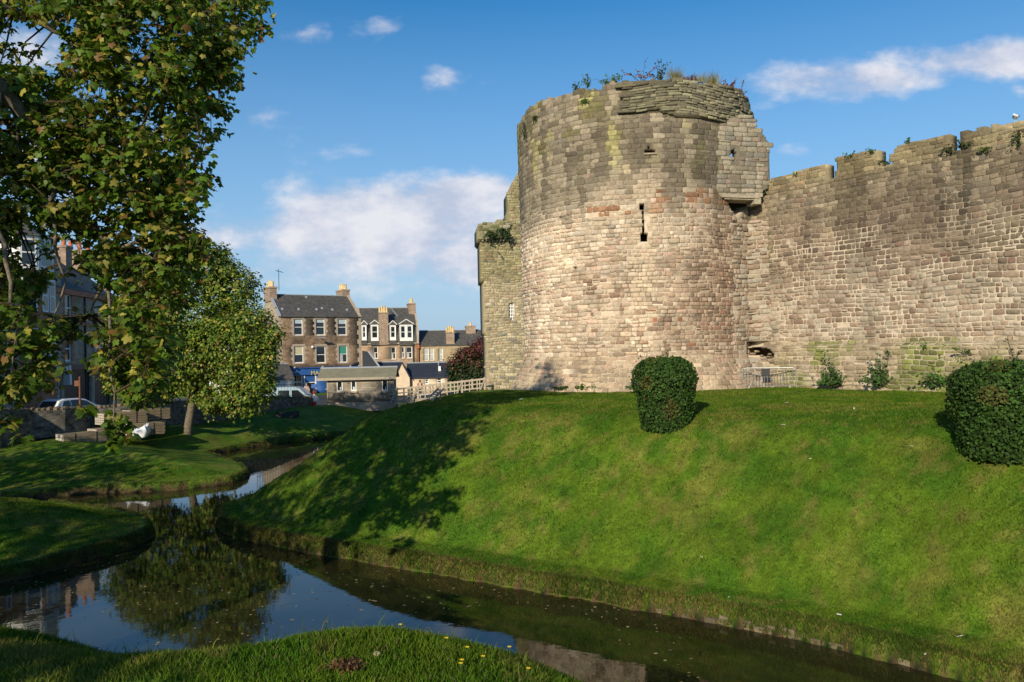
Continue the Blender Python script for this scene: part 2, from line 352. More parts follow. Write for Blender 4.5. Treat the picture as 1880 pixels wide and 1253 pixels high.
bp = t.nodes.new('ShaderNodeBump'); bp.inputs['Strength'].default_value = .10; bp.inputs['Distance'].default_value = .012; t.links.new(n.outputs[0], bp.inputs['Height']); t.links.new(bp.outputs[0], b.inputs['Normal'])
wv = MB(); wv.poly([(-80, 3, 0), (60, -8, 0), (60, 95, 0), (-80, 95, 0)])
w = wv.build('moat_water', mw); tag(w, kind='structure')
sc = MB()                                                   # road behind the low wall
sc.poly([(-34, 30, 1.62), (-24.6, 34, 1.62), (-21, 45, 1.62), (-18, 57, 1.62), (-20, 60, 1.62), (-34, 60, 1.62)])
tag(sc.build('road', mat('asphalt', (.05, .05, .052), .85, noise=.25, nscale=20)), kind='structure')

s2 = MB(); s2.poly([(-60, 67, .78), (0, 75, .78), (0, 92, .78), (-60, 92, .78)])
tag(s2.build('road', bpy.data.materials['asphalt']), kind='structure')
# ---------------------------------------------------------------- masonry engine
def masonry(name, surf, u0, u1, v0, v1, hf, wf, colf, keep, parent, m, proud=(.012, .04), seed=1, wob=.05, joint=.014, jit=.012, pfn=None):
    r = random.Random(seed); S = []
    v = v0
    while v < v1:
        h = hf(v) * r.uniform(.8, 1.25); u = u0 - r.random() * .4
        while u < u1:
            w = wf(u, v) * r.choice((.5, .7, .85, 1, 1.1, 1.35, 1.8)) * r.uniform(.9, 1.1); q = r.random()
            if q < .06 and h > .15: k = r.uniform(.35, .65) * h; S.append((u, u + w, v, v + k)); S.append((u, u + w, v + k, v + h))
            elif q > .985: pass
            else: S.append((u, u + w, v, v + h))
            u += w
        v += h
    S = np.array(S); g = np.random.default_rng(seed)
    uc = (S[:, 0] + S[:, 1]) / 2; vc = (S[:, 2] + S[:, 3]) / 2; k = keep(uc, vc); S = S[k]; uc = uc[k]; vc = vc[k]; n = len(S)
    if n == 0: return None
    jt = lambda: g.uniform(-jit, jit, n)
    ju = (joint(uc, vc) if callable(joint) else joint) * g.uniform(.4, 1.2, n)
    cu = [S[:, 0] + ju + jt(), S[:, 1] - ju + jt(), S[:, 1] - ju + jt(), S[:, 0] + ju + jt()]
    cv = [S[:, 2] + ju + jt(), S[:, 2] + ju + jt(), S[:, 3] - ju + jt(), S[:, 3] - ju + jt()]
    c = .13
    ring = np.array([(c, 0), (1 - c, 0), (1, c), (1, 1 - c), (1 - c, 1), (c, 1), (0, 1 - c), (0, c)])
    inn = .5 + (ring - .5) * .80
    W = S[:, 1] - S[:, 0]; H = S[:, 3] - S[:, 2]; P = g.uniform(0, 1, n) ** 1.4 * ((proud[1] - proud[0]) * (pfn(uc, vc) if pfn else 1)) + proud[0]; til = g.uniform(-.012, .012, (n, 2))
    U, V, O = [], [], []
    for lv, rr in ((0, ring), (1, ring), (2, inn)):
        for s_, t_ in rr:
            uu = (cu[0] * (1 - s_) + cu[1] * s_) * (1 - t_) + (cu[3] * (1 - s_) + cu[2] * s_) * t_
            vv = (cv[0] * (1 - s_) + cv[1] * s_) * (1 - t_) + (cv[3] * (1 - s_) + cv[2] * s_) * t_
            o = (-.02 + 0 * P) if lv == 0 else (P * .45 if lv == 1 else P + til[:, 0] * (s_ - .5) * 2 + til[:, 1] * (t_ - .5) * 2)
            U.append(uu); V.append(vv); O.append(o)
    U = np.stack(U, 1); V = np.stack(V, 1); O = np.stack(O, 1)
    V = V + wob * (fbm(U * .5 + seed, V * .5, 2) - .5) * 2
    pts = surf(U.ravel(), V.ravel(), O.ravel())
    b = (np.arange(n) * 24)[:, None]; F4 = []
    for k_ in range(8):
        j = (k_ + 1) % 8; F4.append(b + np.array([[k_, j, 8 + j, 8 + k_]])); F4.append(b + np.array([[8 + k_, 8 + j, 16 + j, 16 + k_]]))
    F8 = b + np.array([[16 + i for i in range(8)]])
    col = np.repeat(colf(uc, vc, g.random(n), g.random(n)), 24, 0)
    return np_mesh(name, pts, [np.concatenate(F4), F8], np.clip(col, .01, .9), m, parent)
def core(name, surf, us, vs, keep, depth, colf, parent, m):
    us = np.array(sorted(set(np.round(us, 4)))); vs = np.array(sorted(set(np.round(vs, 4)))); nu, nv = len(us), len(vs)
    uc = (us[:-1] + us[1:]) / 2; vc = (vs[:-1] + vs[1:]) / 2; UC, VC = np.meshgrid(uc, vc); K = keep(UC.ravel(), VC.ravel()).reshape(UC.shape)
    UU, VV = np.meshgrid(us, vs); f = surf(UU.ravel(), VV.ravel(), np.zeros(UU.size)); bk = surf(UU.ravel(), VV.ravel(), np.full(UU.size, -depth))
    P = np.concatenate([f, bk]); N = nu * nv; id_ = lambda j, i: j * nu + i; F = []
    J, I = np.nonzero(K)
    a, b_, c_, d_ = id_(J, I), id_(J, I + 1), id_(J + 1, I + 1), id_(J + 1, I)
    F.append(np.stack([a, b_, c_, d_], 1)); F.append(np.stack([d_, c_, b_, a], 1) + N)
    Kp = np.pad(K, 1)
    for dj, di, e in ((-1, 0, ((0, 0), (0, 1))), (1, 0, ((1, 1), (1, 0))), (0, -1, ((1, 0), (0, 0))), (0, 1, ((0, 1), (1, 1)))):
        nb = Kp[1 + dj:1 + dj + K.shape[0], 1 + di:1 + di + K.shape[1]]; J, I = np.nonzero(K & ~nb)
        p = id_(J + e[0][0], I + e[0][1]); q = id_(J + e[1][0], I + e[1][1]); F.append(np.stack([q, p, p + N, q + N], 1))
    col = colf(UU.ravel(), VV.ravel(), np.full(UU.size, .5), np.full(UU.size, .5)); col = np.concatenate([col, col])
    return np_mesh(name, P, np.concatenate(F), np.clip(col, .01, .9), m, parent)
def pal(r, cols, wts):
    cols = np.array(cols); cw = np.cumsum(wts) / np.sum(wts); return cols[np.searchsorted(cw, np.clip(r, 0, .9999))]
def lerp(a, b, w): w = w[:, None]; return a * (1 - w) + b * w
def inpoly(u, v, poly): return sdist(u, v, poly) > 0
CREAM = [(.47,.40,.31),(.42,.35,.26),(.50,.44,.35),(.37,.29,.21),(.44,.33,.26),(.33,.29,.23)]
PINK = [(.43,.34,.255),(.38,.285,.205),(.48,.40,.31),(.27,.19,.14),(.43,.37,.28),(.26,.215,.16),(.33,.14,.08)]
BROWN = [(.24,.175,.125),(.30,.225,.16),(.20,.15,.115),(.34,.26,.19),(.26,.16,.12),(.38,.31,.24)]
GREY = [(.25,.22,.16),(.29,.255,.185),(.20,.175,.13),(.33,.29,.22),(.23,.21,.17),(.27,.21,.16)]
MORTAR = np.array([.46, .39, .30])

# ---------------------------------------------------------------- round tower
TC = Vector((6.04, 38.1)); TR = 5.38; TZ = 3.58
td = TC.normalized(); tr_ = Vector((td.y, -td.x))
def tower_rad(v): return TR + .016 * v + .80 * np.clip((1.62 - v) / 1.62, 0, 1.1) ** 1.15
def surf_t(u, v, o):
    ph = np.asarray(u) / TR; r = tower_rad(np.asarray(v)) + o
    return np.stack([TC.x + r * (-td.x * np.cos(ph) + tr_.x * np.sin(ph)), TC.y + r * (-td.y * np.cos(ph) + tr_.y * np.sin(ph)), TZ + np.asarray(v) + 0 * r], 1)
def tuv(px, py):                        # pixel -> (u, v) on the drum
    r = ray(px, py); Rr = TR + .14; h = math.hypot(r.x, r.y); dx, dy = r.x / h, r.y / h
    al = TC.x * dx + TC.y * dy; off2 = TC.length_squared - al * al; s = al - math.sqrt(max(Rr * Rr - off2, .0)); x, y = dx * s, dy * s
    wx, wy = x - TC.x, y - TC.y; ph = math.atan2(wx * tr_.x + wy * tr_.y, -(wx * td.x + wy * td.y))
    return ph * TR, EYE + r.z / h * s - TZ
tp = [tuv(*p) for p in ((958,222),(966,208),(980,196),(997,185),(1025,175),(1051,167),(1075,161),(1110,157),(1141,150),(1180,147),(1230,146),(1270,149),(1313,154),(1345,162),(1357,168),(1366,185),(1372,200))]
tu = np.array([p[0] for p in tp]); tv = np.array([p[1] for p in tp])
ttop = lambda u: np.interp(u, tu, tv) - .12 + (vn(np.asarray(u) * 2.3, 3 + 0 * np.asarray(u)) - .5) * .22 + (vn(np.asarray(u) * 6, 9 + 0 * np.asarray(u)) - .5) * .10
def rect(f, x0, y0, x1, y1): a = f(x0, y1); b = f(x1, y0); return (a[0], b[0], a[1], b[1])
T_H = [rect(tuv, 1174,373,1183,386), rect(tuv, 1178,386,1182.5,402), rect(tuv, 1179,402,1183.5,430), rect(tuv, 1176,427,1190,444), rect(tuv,1188.5,268,1193,274), rect(tuv, 1183,274,1204,281),
       rect(tuv, 1026,397,1030,402), rect(tuv, 1050,489,1057,495)]
T_C = [rect(tuv, 1332,262,1393,306)]
T_V = [tuv(*p) for p in ((1330,364),(1340,364),(1350,364),(1362,364),(1376,364),(1390,366),(1372,382),(1353,399),(1341,381))]
def holes(u, v, hs, pad=0):
    k = np.ones(np.shape(u), bool)
    for a, b, c, d in hs: k &= ~((u > a - pad) & (u < b + pad) & (v > c - pad) & (v < d + pad))
    return k
def t_keep(u, v): return (v < ttop(u) + .04) & holes(u, v, T_H + T_C) & ~(sdist(u, v, T_V) > 0)
def t_keep_s(u, v): return (v < ttop(u) - .02) & holes(u, v, T_H, .09) & holes(u, v, T_C, .12) & ~(sdist(u, v, T_V) > -.07)
TU0 = tuv(1180, 410)[0]
def clus(u, v, r, k=.6, o=0): return np.clip(k * (sstep(.28, .72, fbm(u * 1.1 + o, v * 1.3 + o, 3))) + (1 - k) * r, 0, .9999)
def col_t(u, v, r, r2):
    r0_ = r; r = clus(u, v, r, .58, 40)
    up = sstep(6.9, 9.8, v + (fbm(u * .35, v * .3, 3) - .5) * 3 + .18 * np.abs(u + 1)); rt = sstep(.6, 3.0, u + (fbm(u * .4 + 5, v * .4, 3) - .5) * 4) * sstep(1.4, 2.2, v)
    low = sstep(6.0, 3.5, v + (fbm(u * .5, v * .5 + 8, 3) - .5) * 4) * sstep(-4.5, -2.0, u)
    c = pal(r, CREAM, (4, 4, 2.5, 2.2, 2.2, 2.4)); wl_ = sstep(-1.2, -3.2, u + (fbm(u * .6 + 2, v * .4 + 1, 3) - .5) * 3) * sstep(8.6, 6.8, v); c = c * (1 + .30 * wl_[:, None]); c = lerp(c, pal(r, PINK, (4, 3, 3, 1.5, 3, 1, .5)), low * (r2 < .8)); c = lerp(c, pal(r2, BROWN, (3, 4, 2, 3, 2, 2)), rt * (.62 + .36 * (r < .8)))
    c = lerp(c, pal(r, GREY, (4, 4, 2, 3, 2, 1)), up)
    band = ((np.abs(v - 8.05) < .28) & (u > .5) & (u < 4.3)) | ((np.abs(v - 7.5) < .15) & (u > -2) & (u < 1)); c = np.where((band & (r2 < .55))[:, None], np.array([.31, .18, .11]) * (.7 + .7 * r0_[:, None]), c)
    pl = sstep(1.7, 1.4, v); c = lerp(c, pal(r, [(.34,.28,.19),(.38,.31,.21),(.29,.23,.16),(.36,.26,.19)], (1, 1, 1, 1)), pl * .8)
    # rain streaks under the wall head, lichen
    st = sstep(.50, .66, fbm(u * 1.9 + 3, v * .12, 3)) * sstep(7.6, 9.6, v) * sstep(12.6, 11.0, v * .3 + 8.4); c = c * (1 - .42 * st[:, None])
    st2 = sstep(.52, .60, fbm(u * 3.1 + 33, v * .10 + 2, 2)) * sstep(7.2, 8.8, v + (vn(u * 2, u * 0) - .5) * 2); c = lerp(c, np.array([.105, .092, .068]) * (.8 + .4 * r[:, None]), st2 * .72)
    qo = sstep(.55, .35, np.abs(u - .05 - TU0)) * sstep(3.2, 4.2, v) * sstep(9.4, 8.6, v); c = lerp(c, np.array([.50, .42, .31]) * (.8 + .35 * r[:, None]), qo * (r2 < .8) * .9)
    li = sstep(.55, .7, fbm(u * 1.2 + 20, v * .5 + 3, 3)) * sstep(8.5, 10.5, v); c = lerp(c, c * np.array([1.05, 1.12, .72]), li)
    pale = sstep(.55, .75, fbm(u * .8 + 70, v * .5 + 13, 3)) * (1 - up) * (1 - rt); c = c * (1 + .22 * pale[:, None])
    return c * np.array([1.03, .985, .955]) * (.80 + .36 * r2[:, None]) * (.93 + .14 * fbm(u * .7 + 90, v * .7, 3))[:, None]
def col_tm(u, v, r, r2): 
    up = sstep(7.2, 9.2, v); return lerp(np.tile(MORTAR, (len(u), 1)) * (.30 + 1.25 * sstep(.30, .62, fbm(u * 1.6, v * 1.6, 3)))[:, None] * (1 + .15 * sstep(-1, -3, u))[:, None], col_t(u, v, r * 0 + .3, r2) * .82, .35 + .6 * up)
tower = empty('round_tower', (TC.x, TC.y, TZ), 0, 'tall round ruined castle tower of pale and brown rubble stone with weeds on its top', 'tower')
def child(o, par):
    if o is not None: o.parent = par; o.matrix_parent_inverse = Matrix.Translation(-par.location) if par.rotation_euler.z == 0 else par_inv(par)
    return o
def par_inv(par): return (Matrix.Translation(par.location) @ Euler(par.rotation_euler).to_matrix().to_4x4()).inverted()
us = list(np.arange(-10.5, 8.6, .1)); vs = list(np.arange(-.5, 13.3, .1))
for h in T_H + T_C: us += [h[0], h[1]]; vs += [h[2], h[3]]
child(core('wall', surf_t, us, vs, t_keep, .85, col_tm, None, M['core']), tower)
hT = lambda v: .17 if v < 1.6 else (.165 if v < 7 else .205)
wT = lambda u, v: .36 if v < 1.6 else (.25 + .06 * (u < -1) if v < 7 else .34)
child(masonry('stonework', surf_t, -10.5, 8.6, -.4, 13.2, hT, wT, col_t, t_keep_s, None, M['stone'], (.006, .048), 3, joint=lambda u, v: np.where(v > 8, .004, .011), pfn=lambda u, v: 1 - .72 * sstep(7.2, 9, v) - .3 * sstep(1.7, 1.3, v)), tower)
# near-black plates behind the arrow slits, standing for the shade inside
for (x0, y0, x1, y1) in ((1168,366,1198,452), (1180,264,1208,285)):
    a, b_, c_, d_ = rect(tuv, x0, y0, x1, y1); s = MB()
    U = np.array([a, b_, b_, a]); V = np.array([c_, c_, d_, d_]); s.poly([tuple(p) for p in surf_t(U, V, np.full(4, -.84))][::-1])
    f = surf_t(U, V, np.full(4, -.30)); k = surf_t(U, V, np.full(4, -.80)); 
    child(s.build('slit_shade_plate', mat('slit_shade', (.02, .017, .012), 1)), tower)
# heavy parapet panel standing proud on the right of the wall head
pb = [tuv(*p) for p in ((1144,209),(1160,208),(1209,202),(1214,208),(1239,214),(1290,219),(1317,223),(1345,219),(1370,213))]
pbu = np.array([p[0] for p in pb]); pbv = np.array([p[1] for p in pb]); pu0, pu1 = pbu[0], tuv(1369, 205)[0] + .1
surf_p = lambda u, v, o: surf_t(u, v, np.asarray(o) + .13)
pk = lambda u, v: (u > pu0) & (u < pu1) & (v > np.interp(u, pbu, pbv)) & (v < ttop(u) + .05)
pks = lambda u, v: (u > pu0 + .04) & (u < pu1 + .06) & (v > np.interp(u, pbu, pbv) + .03) & (v < ttop(u) + .03)
def col_p(u, v, r, r2):
    c = pal(r, [(.18,.165,.11),(.24,.215,.14),(.14,.125,.09),(.28,.27,.17)], (3, 3, 2, 1)); lf_ = sstep(pu0 + 2.0, pu0 + 1.4, u); c = c * (1 - .2 * lf_[:, None]); return c * (.85 + .3 * r2[:, None])
par = child(core('parapet', surf_p, np.arange(pu0, pu1 + .1, .08), np.arange(10, 13.4, .06), pk, .5, lambda u, v, r, q: col_p(u, v, r, q) * .6, None, M['core']), tower)
child(masonry('parapet_stonework', surf_p, pu0, pu1 + .1, 10.2, 13.3, lambda v: .10, lambda u, v: .5 if u < pu0 + 1.8 else .36, col_p, pks, None, M['stone'], (.0, .10), 8, .16, .006), tower)
# small sill and string course
for (x0, y0, x1, y1, o) in ((1182,281.5,1205,285,.07),(1239,212,1318,215.5,.10)):
    s = MB(); a, b_, c_, d_ = rect(tuv, x0, y0, x1, y1)
    n_ = 8; uu = np.linspace(a, b_, n_)
    for i in range(n_ - 1):
        U = np.array([uu[i], uu[i + 1]]); lo_f = surf_t(U, np.full(2, c_), np.full(2, o)); lo_b = surf_t(U, np.full(2, c_), np.full(2, -.1)); hi_f = surf_t(U, np.full(2, max(d_, c_ + .06)), np.full(2, o)); hi_b = surf_t(U, np.full(2, max(d_, c_ + .06)), np.full(2, -.1))
        s.col = (.30, .26, .18); s.poly([lo_f[0], lo_f[1], hi_f[1], hi_f[0]]); s.poly([hi_f[0], hi_f[1], hi_b[1], hi_b[0]]); s.poly([lo_b[0], lo_b[1], lo_f[1], lo_f[0]])
    child(s.build('string_course', M['stone']), tower)

# ---------------------------------------------------------------- curtain wall
CD = Vector((0.5895, -0.8078)); CA = Vector(at_y(1415, 520, 34.0)[:2]); CN = Vector((CD.y, -CD.x))     # CN points to the camera side
if CN.dot(CA) > 0: CN = -CN
CZ = 3.6
def surf_c(u, v, o):
    v = np.asarray(v); off = np.asarray(o) + .32 * np.clip((1.85 - v) / .12, 0, 1) + .12 * np.clip((1.7 - v) / 1.7, 0, 1)
    return np.stack([CA.x + CD.x * np.asarray(u) + CN.x * off, CA.y + CD.y * np.asarray(u) + CN.y * off, CZ + v + 0 * off], 1)
def cuv(px, py): s, z = on_plane(px, py, CA, CD); return s, z - CZ
CO = [(1360,420),(1362,395),(1388,360),(1402,338),(1411,331),(1440,322),(1480,311),(1516,302),(1517,333),(1534,329),(1536,290),(1560,286),(1600,279),(1614,276),(1614,306),(1640,302),(1641,273),(1660,264),(1700,256),(1742,248),(1743,279),(1763,275),(1764,244),(1800,236),(1849,226),(1880,221),(1960,200),(2080,170)]
co = [cuv(*p) for p in CO]; COP = [(co[0][0], -.6)] + co + [(co[-1][0], -.6)]
cu0, cu1 = co[0][0], co[-1][0]
cav = [cuv(*p) for p in ((1366,634),(1380,640),(1396,636),(1420,640),(1432,655),(1430,668),(1408,664),(1392,655),(1372,652))]
mrl = min(cuv(1519,336)[1], cuv(1630,308)[1], cuv(1752,282)[1])
c_keep = lambda u, v: inpoly(u, v + (vn(u * 4, v * 4) - .5) * .08, COP) & ~(sdist(u, v, cav) > 0)
c_keep_s = lambda u, v: (sdist(u, v + (vn(u * 4, v * 4) - .5) * .05, COP) > .05) & ~(sdist(u, v, cav) > -.10)
def col_c(u, v, r, r2):
    H = 8.95; t = v / H; ns = fbm(u * .3, v * .4, 3); r = clus(u, v, r, .45, 70)
    c = pal(r, BROWN, (3, 4, 2, 3, 2, 2)) * .86; c = lerp(c, pal(r, PINK, (3, 3, 3, 2, 3, 2, .2)) * .86, sstep(.62, .38, t + (ns - .5) * .5) * (.45 + .55 * (r2 < .7)))
    c = lerp(c, pal(r, GREY, (4, 3, 3, 2, 3, 2)) * np.array([.95, .88, .82]), sstep(.60, .80, t + (ns - .5) * .45))
    st = sstep(.50, .66, fbm(u * 1.5 + 3, v * .15 + 4, 3)) * sstep(.5, .75, t); c = c * (1 - .45 * st[:, None]); dk = sstep(.45, .62, fbm(u * .5 + 60, v * .45, 3)) * sstep(.42, .65, t); c = c * (1 - .30 * dk[:, None])
    pl = sstep(1.95, 1.85, v); c = lerp(c, pal(r, [(.34,.28,.18),(.38,.31,.21),(.27,.21,.14),(.40,.34,.25)], (1, 1, 1, 1)), pl)
    ms = sstep(.44, .58, fbm(u * .8 + 11, v * .5 + 2, 3)) * sstep(2.1, 1.8, v) * sstep(.2, 1.5, u); c = lerp(c, np.array([.14, .165, .035]) * (.7 + .6 * r2[:, None]), ms * .82)
    top = sstep(8.0, 8.6, v); c = lerp(c, c * np.array([1.25, 1.25, 1.05]), top)
    iv = sstep(.45, .1, np.abs(u + .15) ) * sstep(2, 4, v) * sstep(.4, .6, fbm(u * 3, v * .9, 2)); c = lerp(c, np.array([.12, .125, .05]) * (.8 + .4 * r[:, None]), iv * .7)
    return c * (.86 + .28 * r2[:, None])
def col_cm(u, v, r, r2):
    t = v / 8.95; return lerp(np.tile(MORTAR * 1.05, (len(u), 1)) * (.55 + .75 * sstep(.3, .6, fbm(u * 1.6, v * 1.6, 3)))[:, None], col_c(u, v, r * 0 + .4, r2) * .9, .18 + .72 * sstep(.55, .78, t + (fbm(u * .4, v * .4, 2) - .5) * .35) + .25 * sstep(1.9, 1.8, v))
curtain = empty('curtain_wall', (CA.x, CA.y, CZ), 0, 'long high castle wall of brown squared stones with notched battlements running off to the right', 'castle wall')
cus = list(np.arange(cu0, cu1, .09)); cvs = list(np.arange(-.5, 9.3, .09)) + [1.72, 1.73, 1.85, 1.86]
child(core('wall', surf_c, cus, cvs, lambda u, v: c_keep(u, v) & (v < mrl + .0), 1.6, col_cm, None, M['core']), curtain)
child(core('battlement', surf_c, cus, list(np.arange(mrl - .05, 12, .09)), lambda u, v: c_keep(u, v) & (v > mrl - .02), .55, col_cm, None, M['core']), curtain)
child(masonry('stonework', surf_c, cu0, cu1, -.5, 12, lambda v: .16 if v < 1.8 else (.18 if v < 8.0 else .15), lambda u, v: .30 if v < 1.8 else (.26 if v < 8.2 else .28), col_c, c_keep_s, None, M['stone'], (.006, .045), 21, .10, lambda u, v: np.where(v > 6.2, .009, .021), .016, pfn=lambda u, v: 1 - .6 * sstep(5.2, 6.6, v)), curtain)
# rubble inside the broken cavity
s = MB(); rr = random.Random(4); s.col = (.10, .075, .05)
a, b_, c_, d_ = min(p[0] for p in cav), max(p[0] for p in cav), min(p[1] for p in cav), max(p[1] for p in cav)
q = surf_c(np.array([a - .4, b_ + .4, b_ + .4, a - .4]), np.array([c_ - .3, c_ - .3, d_ + .3, d_ + .3]), np.full(4, -.75)); s.poly([tuple(p) for p in q][::-1])
for i in range(46):
    u = rr.uniform(a, b_); v = rr.uniform(c_, d_)
    if not inpoly(np.array([u]), np.array([v]), cav)[0]: continue
    p = surf_c(np.array([u]), np.array([v]), np.array([-rr.uniform(.05, .5)]))[0]; k = rr.uniform(.5, 1.2); s.col = (.34 * k, .27 * k, .19 * k); s.ball(p, (rr.uniform(.07, .16), .1, rr.uniform(.04, .08)), 7, 5)
child(s.build('broken_cavity', M['stone']), curtain)
# ---------------------------------------------------------------- turret across the corner
Q0 = surf_t(np.array([tuv(1318, 300)[0]]), np.array([8.]), np.array([.03]))[0]; Q1 = surf_c(np.array([-.02]), np.array([5.]), np.array([.28]))[0]
QD = Vector((Q1[0] - Q0[0], Q1[1] - Q0[1])).normalized(); QN = Vector((QD.y, -QD.x)); QN = -QN if QN.dot(Vector(Q0[:2])) > 0 else QN
def surf_q(u, v, o): o = np.asarray(o); return np.stack([Q0[0] + QD.x * np.asarray(u) + QN.x * o, Q0[1] + QD.y * np.asarray(u) + QN.y * o, CZ + np.asarray(v) + 0 * o], 1)
def quv(px, py): s_, z = on_plane(px, py, Q0, QD); return s_, z - CZ
QO = [quv(*p) for p in ((1318,222),(1345,216),(1370,211),(1374,216),(1383,226),(1386,234),(1392,238),(1397,245),(1405,254),(1412,264),(1413,324),(1411,345),(1400,352),(1394,362),(1325,364),(1318,355))]
qh = [quv(*p) for p in ((1343,276),(1351,277),(1354,282),(1352,291),(1348,297),(1343,294),(1340,286))]
qtop = [quv(1344,274), quv(1351,274), quv(1351,281), quv(1344,281)]
q_keep = lambda u, v: inpoly(u, v + (vn(u * 6, v * 6) - .5) * .06, QO) & ~inpoly(u, v, qh) & ~inpoly(u, v, qtop)
qks = lambda u, v: (sdist(u, v, QO) > .03) & ~(sdist(u, v, qh) > -.14) & ~(sdist(u, v, qtop) > -.12)
col_q = lambda u, v, r, r2: lerp(pal(r, GREY, (3, 4, 1, 4, 2, 2)) * .92, pal(r, PINK, (1, 1, 1, 1, 3, 2, .2)) * .85, (r2 < .16) * 1.0) * (.88 + .26 * r2[:, None])
quu = np.arange(-.3, 3.2, .07); qvv = np.arange(4, 12.5, .07)
child(core('turret', surf_q, quu, qvv, q_keep, .38, lambda u, v, r, q: col_q(u, v, r, q * 0 + .6) * .92, None, M['core']), tower)
child(masonry('turret_stonework', surf_q, -.2, 3.0, 6.5, 12.2, lambda v: .19, lambda u, v: .38, col_q, qks, None, M['stone'], (.006, .04), 31, joint=.008), tower)
# lintel slab and the corbelled recess under the turret
s = MB(); s.col = (.36, .31, .23)
def qbox(x0, y0, x1, y1, o0, o1, tx=0):
    a = quv(x0, y1); b = quv(x1, y0); u0, u1, v0, v1 = a[0], b[0], a[1], b[1]; P = lambda u, v, o: tuple(surf_q(np.array([u]), np.array([v]), np.array([o]))[0])
    c = [P(u0, v0 , o0), P(u1, v0, o0), P(u1, v0 + tx, o1), P(u0, v0 + tx, o1), P(u0, v1, o0), P(u1, v1, o0), P(u1, v1, o1), P(u0, v1, o1)]
    for q in ((0,3,2,1),(4,5,6,7),(0,1,5,4),(1,2,6,5),(2,3,7,6),(3,0,4,7)): s.poly([c[i] for i in q])
qbox(1325,359,1393,363,-.8,.08); qbox(1330,363.2,1386,366,-.8,.02); qbox(1384,364,1396,375,-.6,.05)
child(s.build('lintel', M['stone'], bevel=.02), tower)
s = MB(); s.col = (.10, .09, .06)               # back of the recess, coloured dark for the shade under the lintel
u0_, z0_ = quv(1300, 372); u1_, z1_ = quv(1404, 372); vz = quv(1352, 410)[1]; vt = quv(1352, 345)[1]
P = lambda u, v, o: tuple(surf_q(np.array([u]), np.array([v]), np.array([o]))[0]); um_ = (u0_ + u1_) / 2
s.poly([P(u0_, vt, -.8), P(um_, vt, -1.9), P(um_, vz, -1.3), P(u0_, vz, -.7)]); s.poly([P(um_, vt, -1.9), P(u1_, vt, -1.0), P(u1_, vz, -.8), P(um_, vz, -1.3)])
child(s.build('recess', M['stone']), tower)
# stepped re-entrant strip that fills the corner below
P0 = surf_t(np.array([tuv(1345, 500)[0]]), np.array([4.]), np.array([-.05]))[0]; P1 = surf_c(np.array([.0]), np.array([4.]), np.array([-.05]))[0]
PD = Vector((P1[0] - P0[0], P1[1] - P0[1])); pl_ = PD.length; PD.normalize(); PN = Vector((PD.y, -PD.x)); PN = -PN if PN.dot(Vector(P0[:2])) > 0 else PN
def surf_r(u, v, o):
    u = np.asarray(u); v = np.asarray(v); o = np.asarray(o) - .42 * np.clip(1 - np.abs(u / pl_ - .55) / .45, 0, 1) + .05 * np.sin(v * 9) * 0 + .7 * np.clip((1.5 - v) / 1.5, 0, 1.1)
    return np.stack([P0[0] + PD.x * u + PN.x * o, P0[1] + PD.y * u + PN.y * o, CZ + v + 0 * o], 1)
RV = [on_plane(x_, y_, P0, PD) for x_, y_ in ((1326,362),(1392,362),(1370,382),(1353,399),(1338,381))]; RV = [(a, z - CZ) for a, z in RV]
rk = lambda u, v: ~(sdist(u, v, RV) > -.03) & (v < 7.25) & ~((v > 1.25) & (v < 2.0) & (u > pl_ * .42))
child(core('corner_wall', surf_r, np.linspace(-.1, pl_ + .1, 26), np.arange(-.4, 7.3, .1), rk, .7, lambda u, v, r, q: np.tile(MORTAR * .85, (len(u), 1)), None, M['core']), tower)
child(masonry('corner_stonework', surf_r, -.1, pl_ + .1, -.4, 7.3, lambda v: .18, lambda u, v: .27, lambda u, v, r, r2: lerp(pal(r, CREAM, (2, 3, 1, 3, 2, 3)) * .88, pal(r2, BROWN, (1, 1, 1, 1, 1, 1)), (r2 < .45) * 1.) * (.85 + .3 * r[:, None]), rk, None, M['stone'], (.01, .09), 41, .05, .02, .02), tower)

# ---------------------------------------------------------------- gatehouse tower beyond
GD = Vector((1, 0.10)).normalized(); GP = Vector(at_y(890, 600, 60)[:2]); GN = Vector((GD.y, -GD.x)); GN = -GN if GN.dot(GP) > 0 else GN
GZ = 1.9
def surf_g(u, v, o): o = np.asarray(o); return np.stack([GP.x + GD.x * np.asarray(u) + GN.x * o, GP.y + GD.y * np.asarray(u) + GN.y * o, GZ + np.asarray(v) + 0 * o], 1)
def guv(px, py): s_, z = on_plane(px, py, GP, GD); return s_, z - GZ
GO = [guv(*p) for p in ((895,735),(893,640),(889,560),(884,480),(883,440),(935,440),(934,345),(940,344),(941,333),(946,331),(948,322),(952,318),(975,316),(1010,330),(1100,334),(1100,735))]
GW = [guv(*p) for p in ((934,556),(944,556),(944,588),(934,588))]
g_keep = lambda u, v: inpoly(u, v, GO) & ~inpoly(u, v, GW); gks = lambda u, v: (sdist(u, v, GO) > .02) & ~(sdist(u, v, GW) > -.1)
def col_g(u, v, r, r2):
    c = pal(r, [(.40,.34,.22),(.34,.29,.19),(.46,.40,.29),(.25,.22,.16),(.38,.27,.19),(.20,.19,.16)], (4, 4, 3, 2, 1, 1)); up = sstep(7.5, 10, v + (fbm(u, v, 2) - .5) * 3)
    return lerp(c, c * np.array([.72, .74, .62]), up) * (.85 + .3 * r2[:, None])
gate = empty('gatehouse_tower', (GP.x, GP.y, GZ), 0, 'square rubble gatehouse tower with a white latticed window behind the round tower', 'tower')
gu = [p[0] for p in GO]
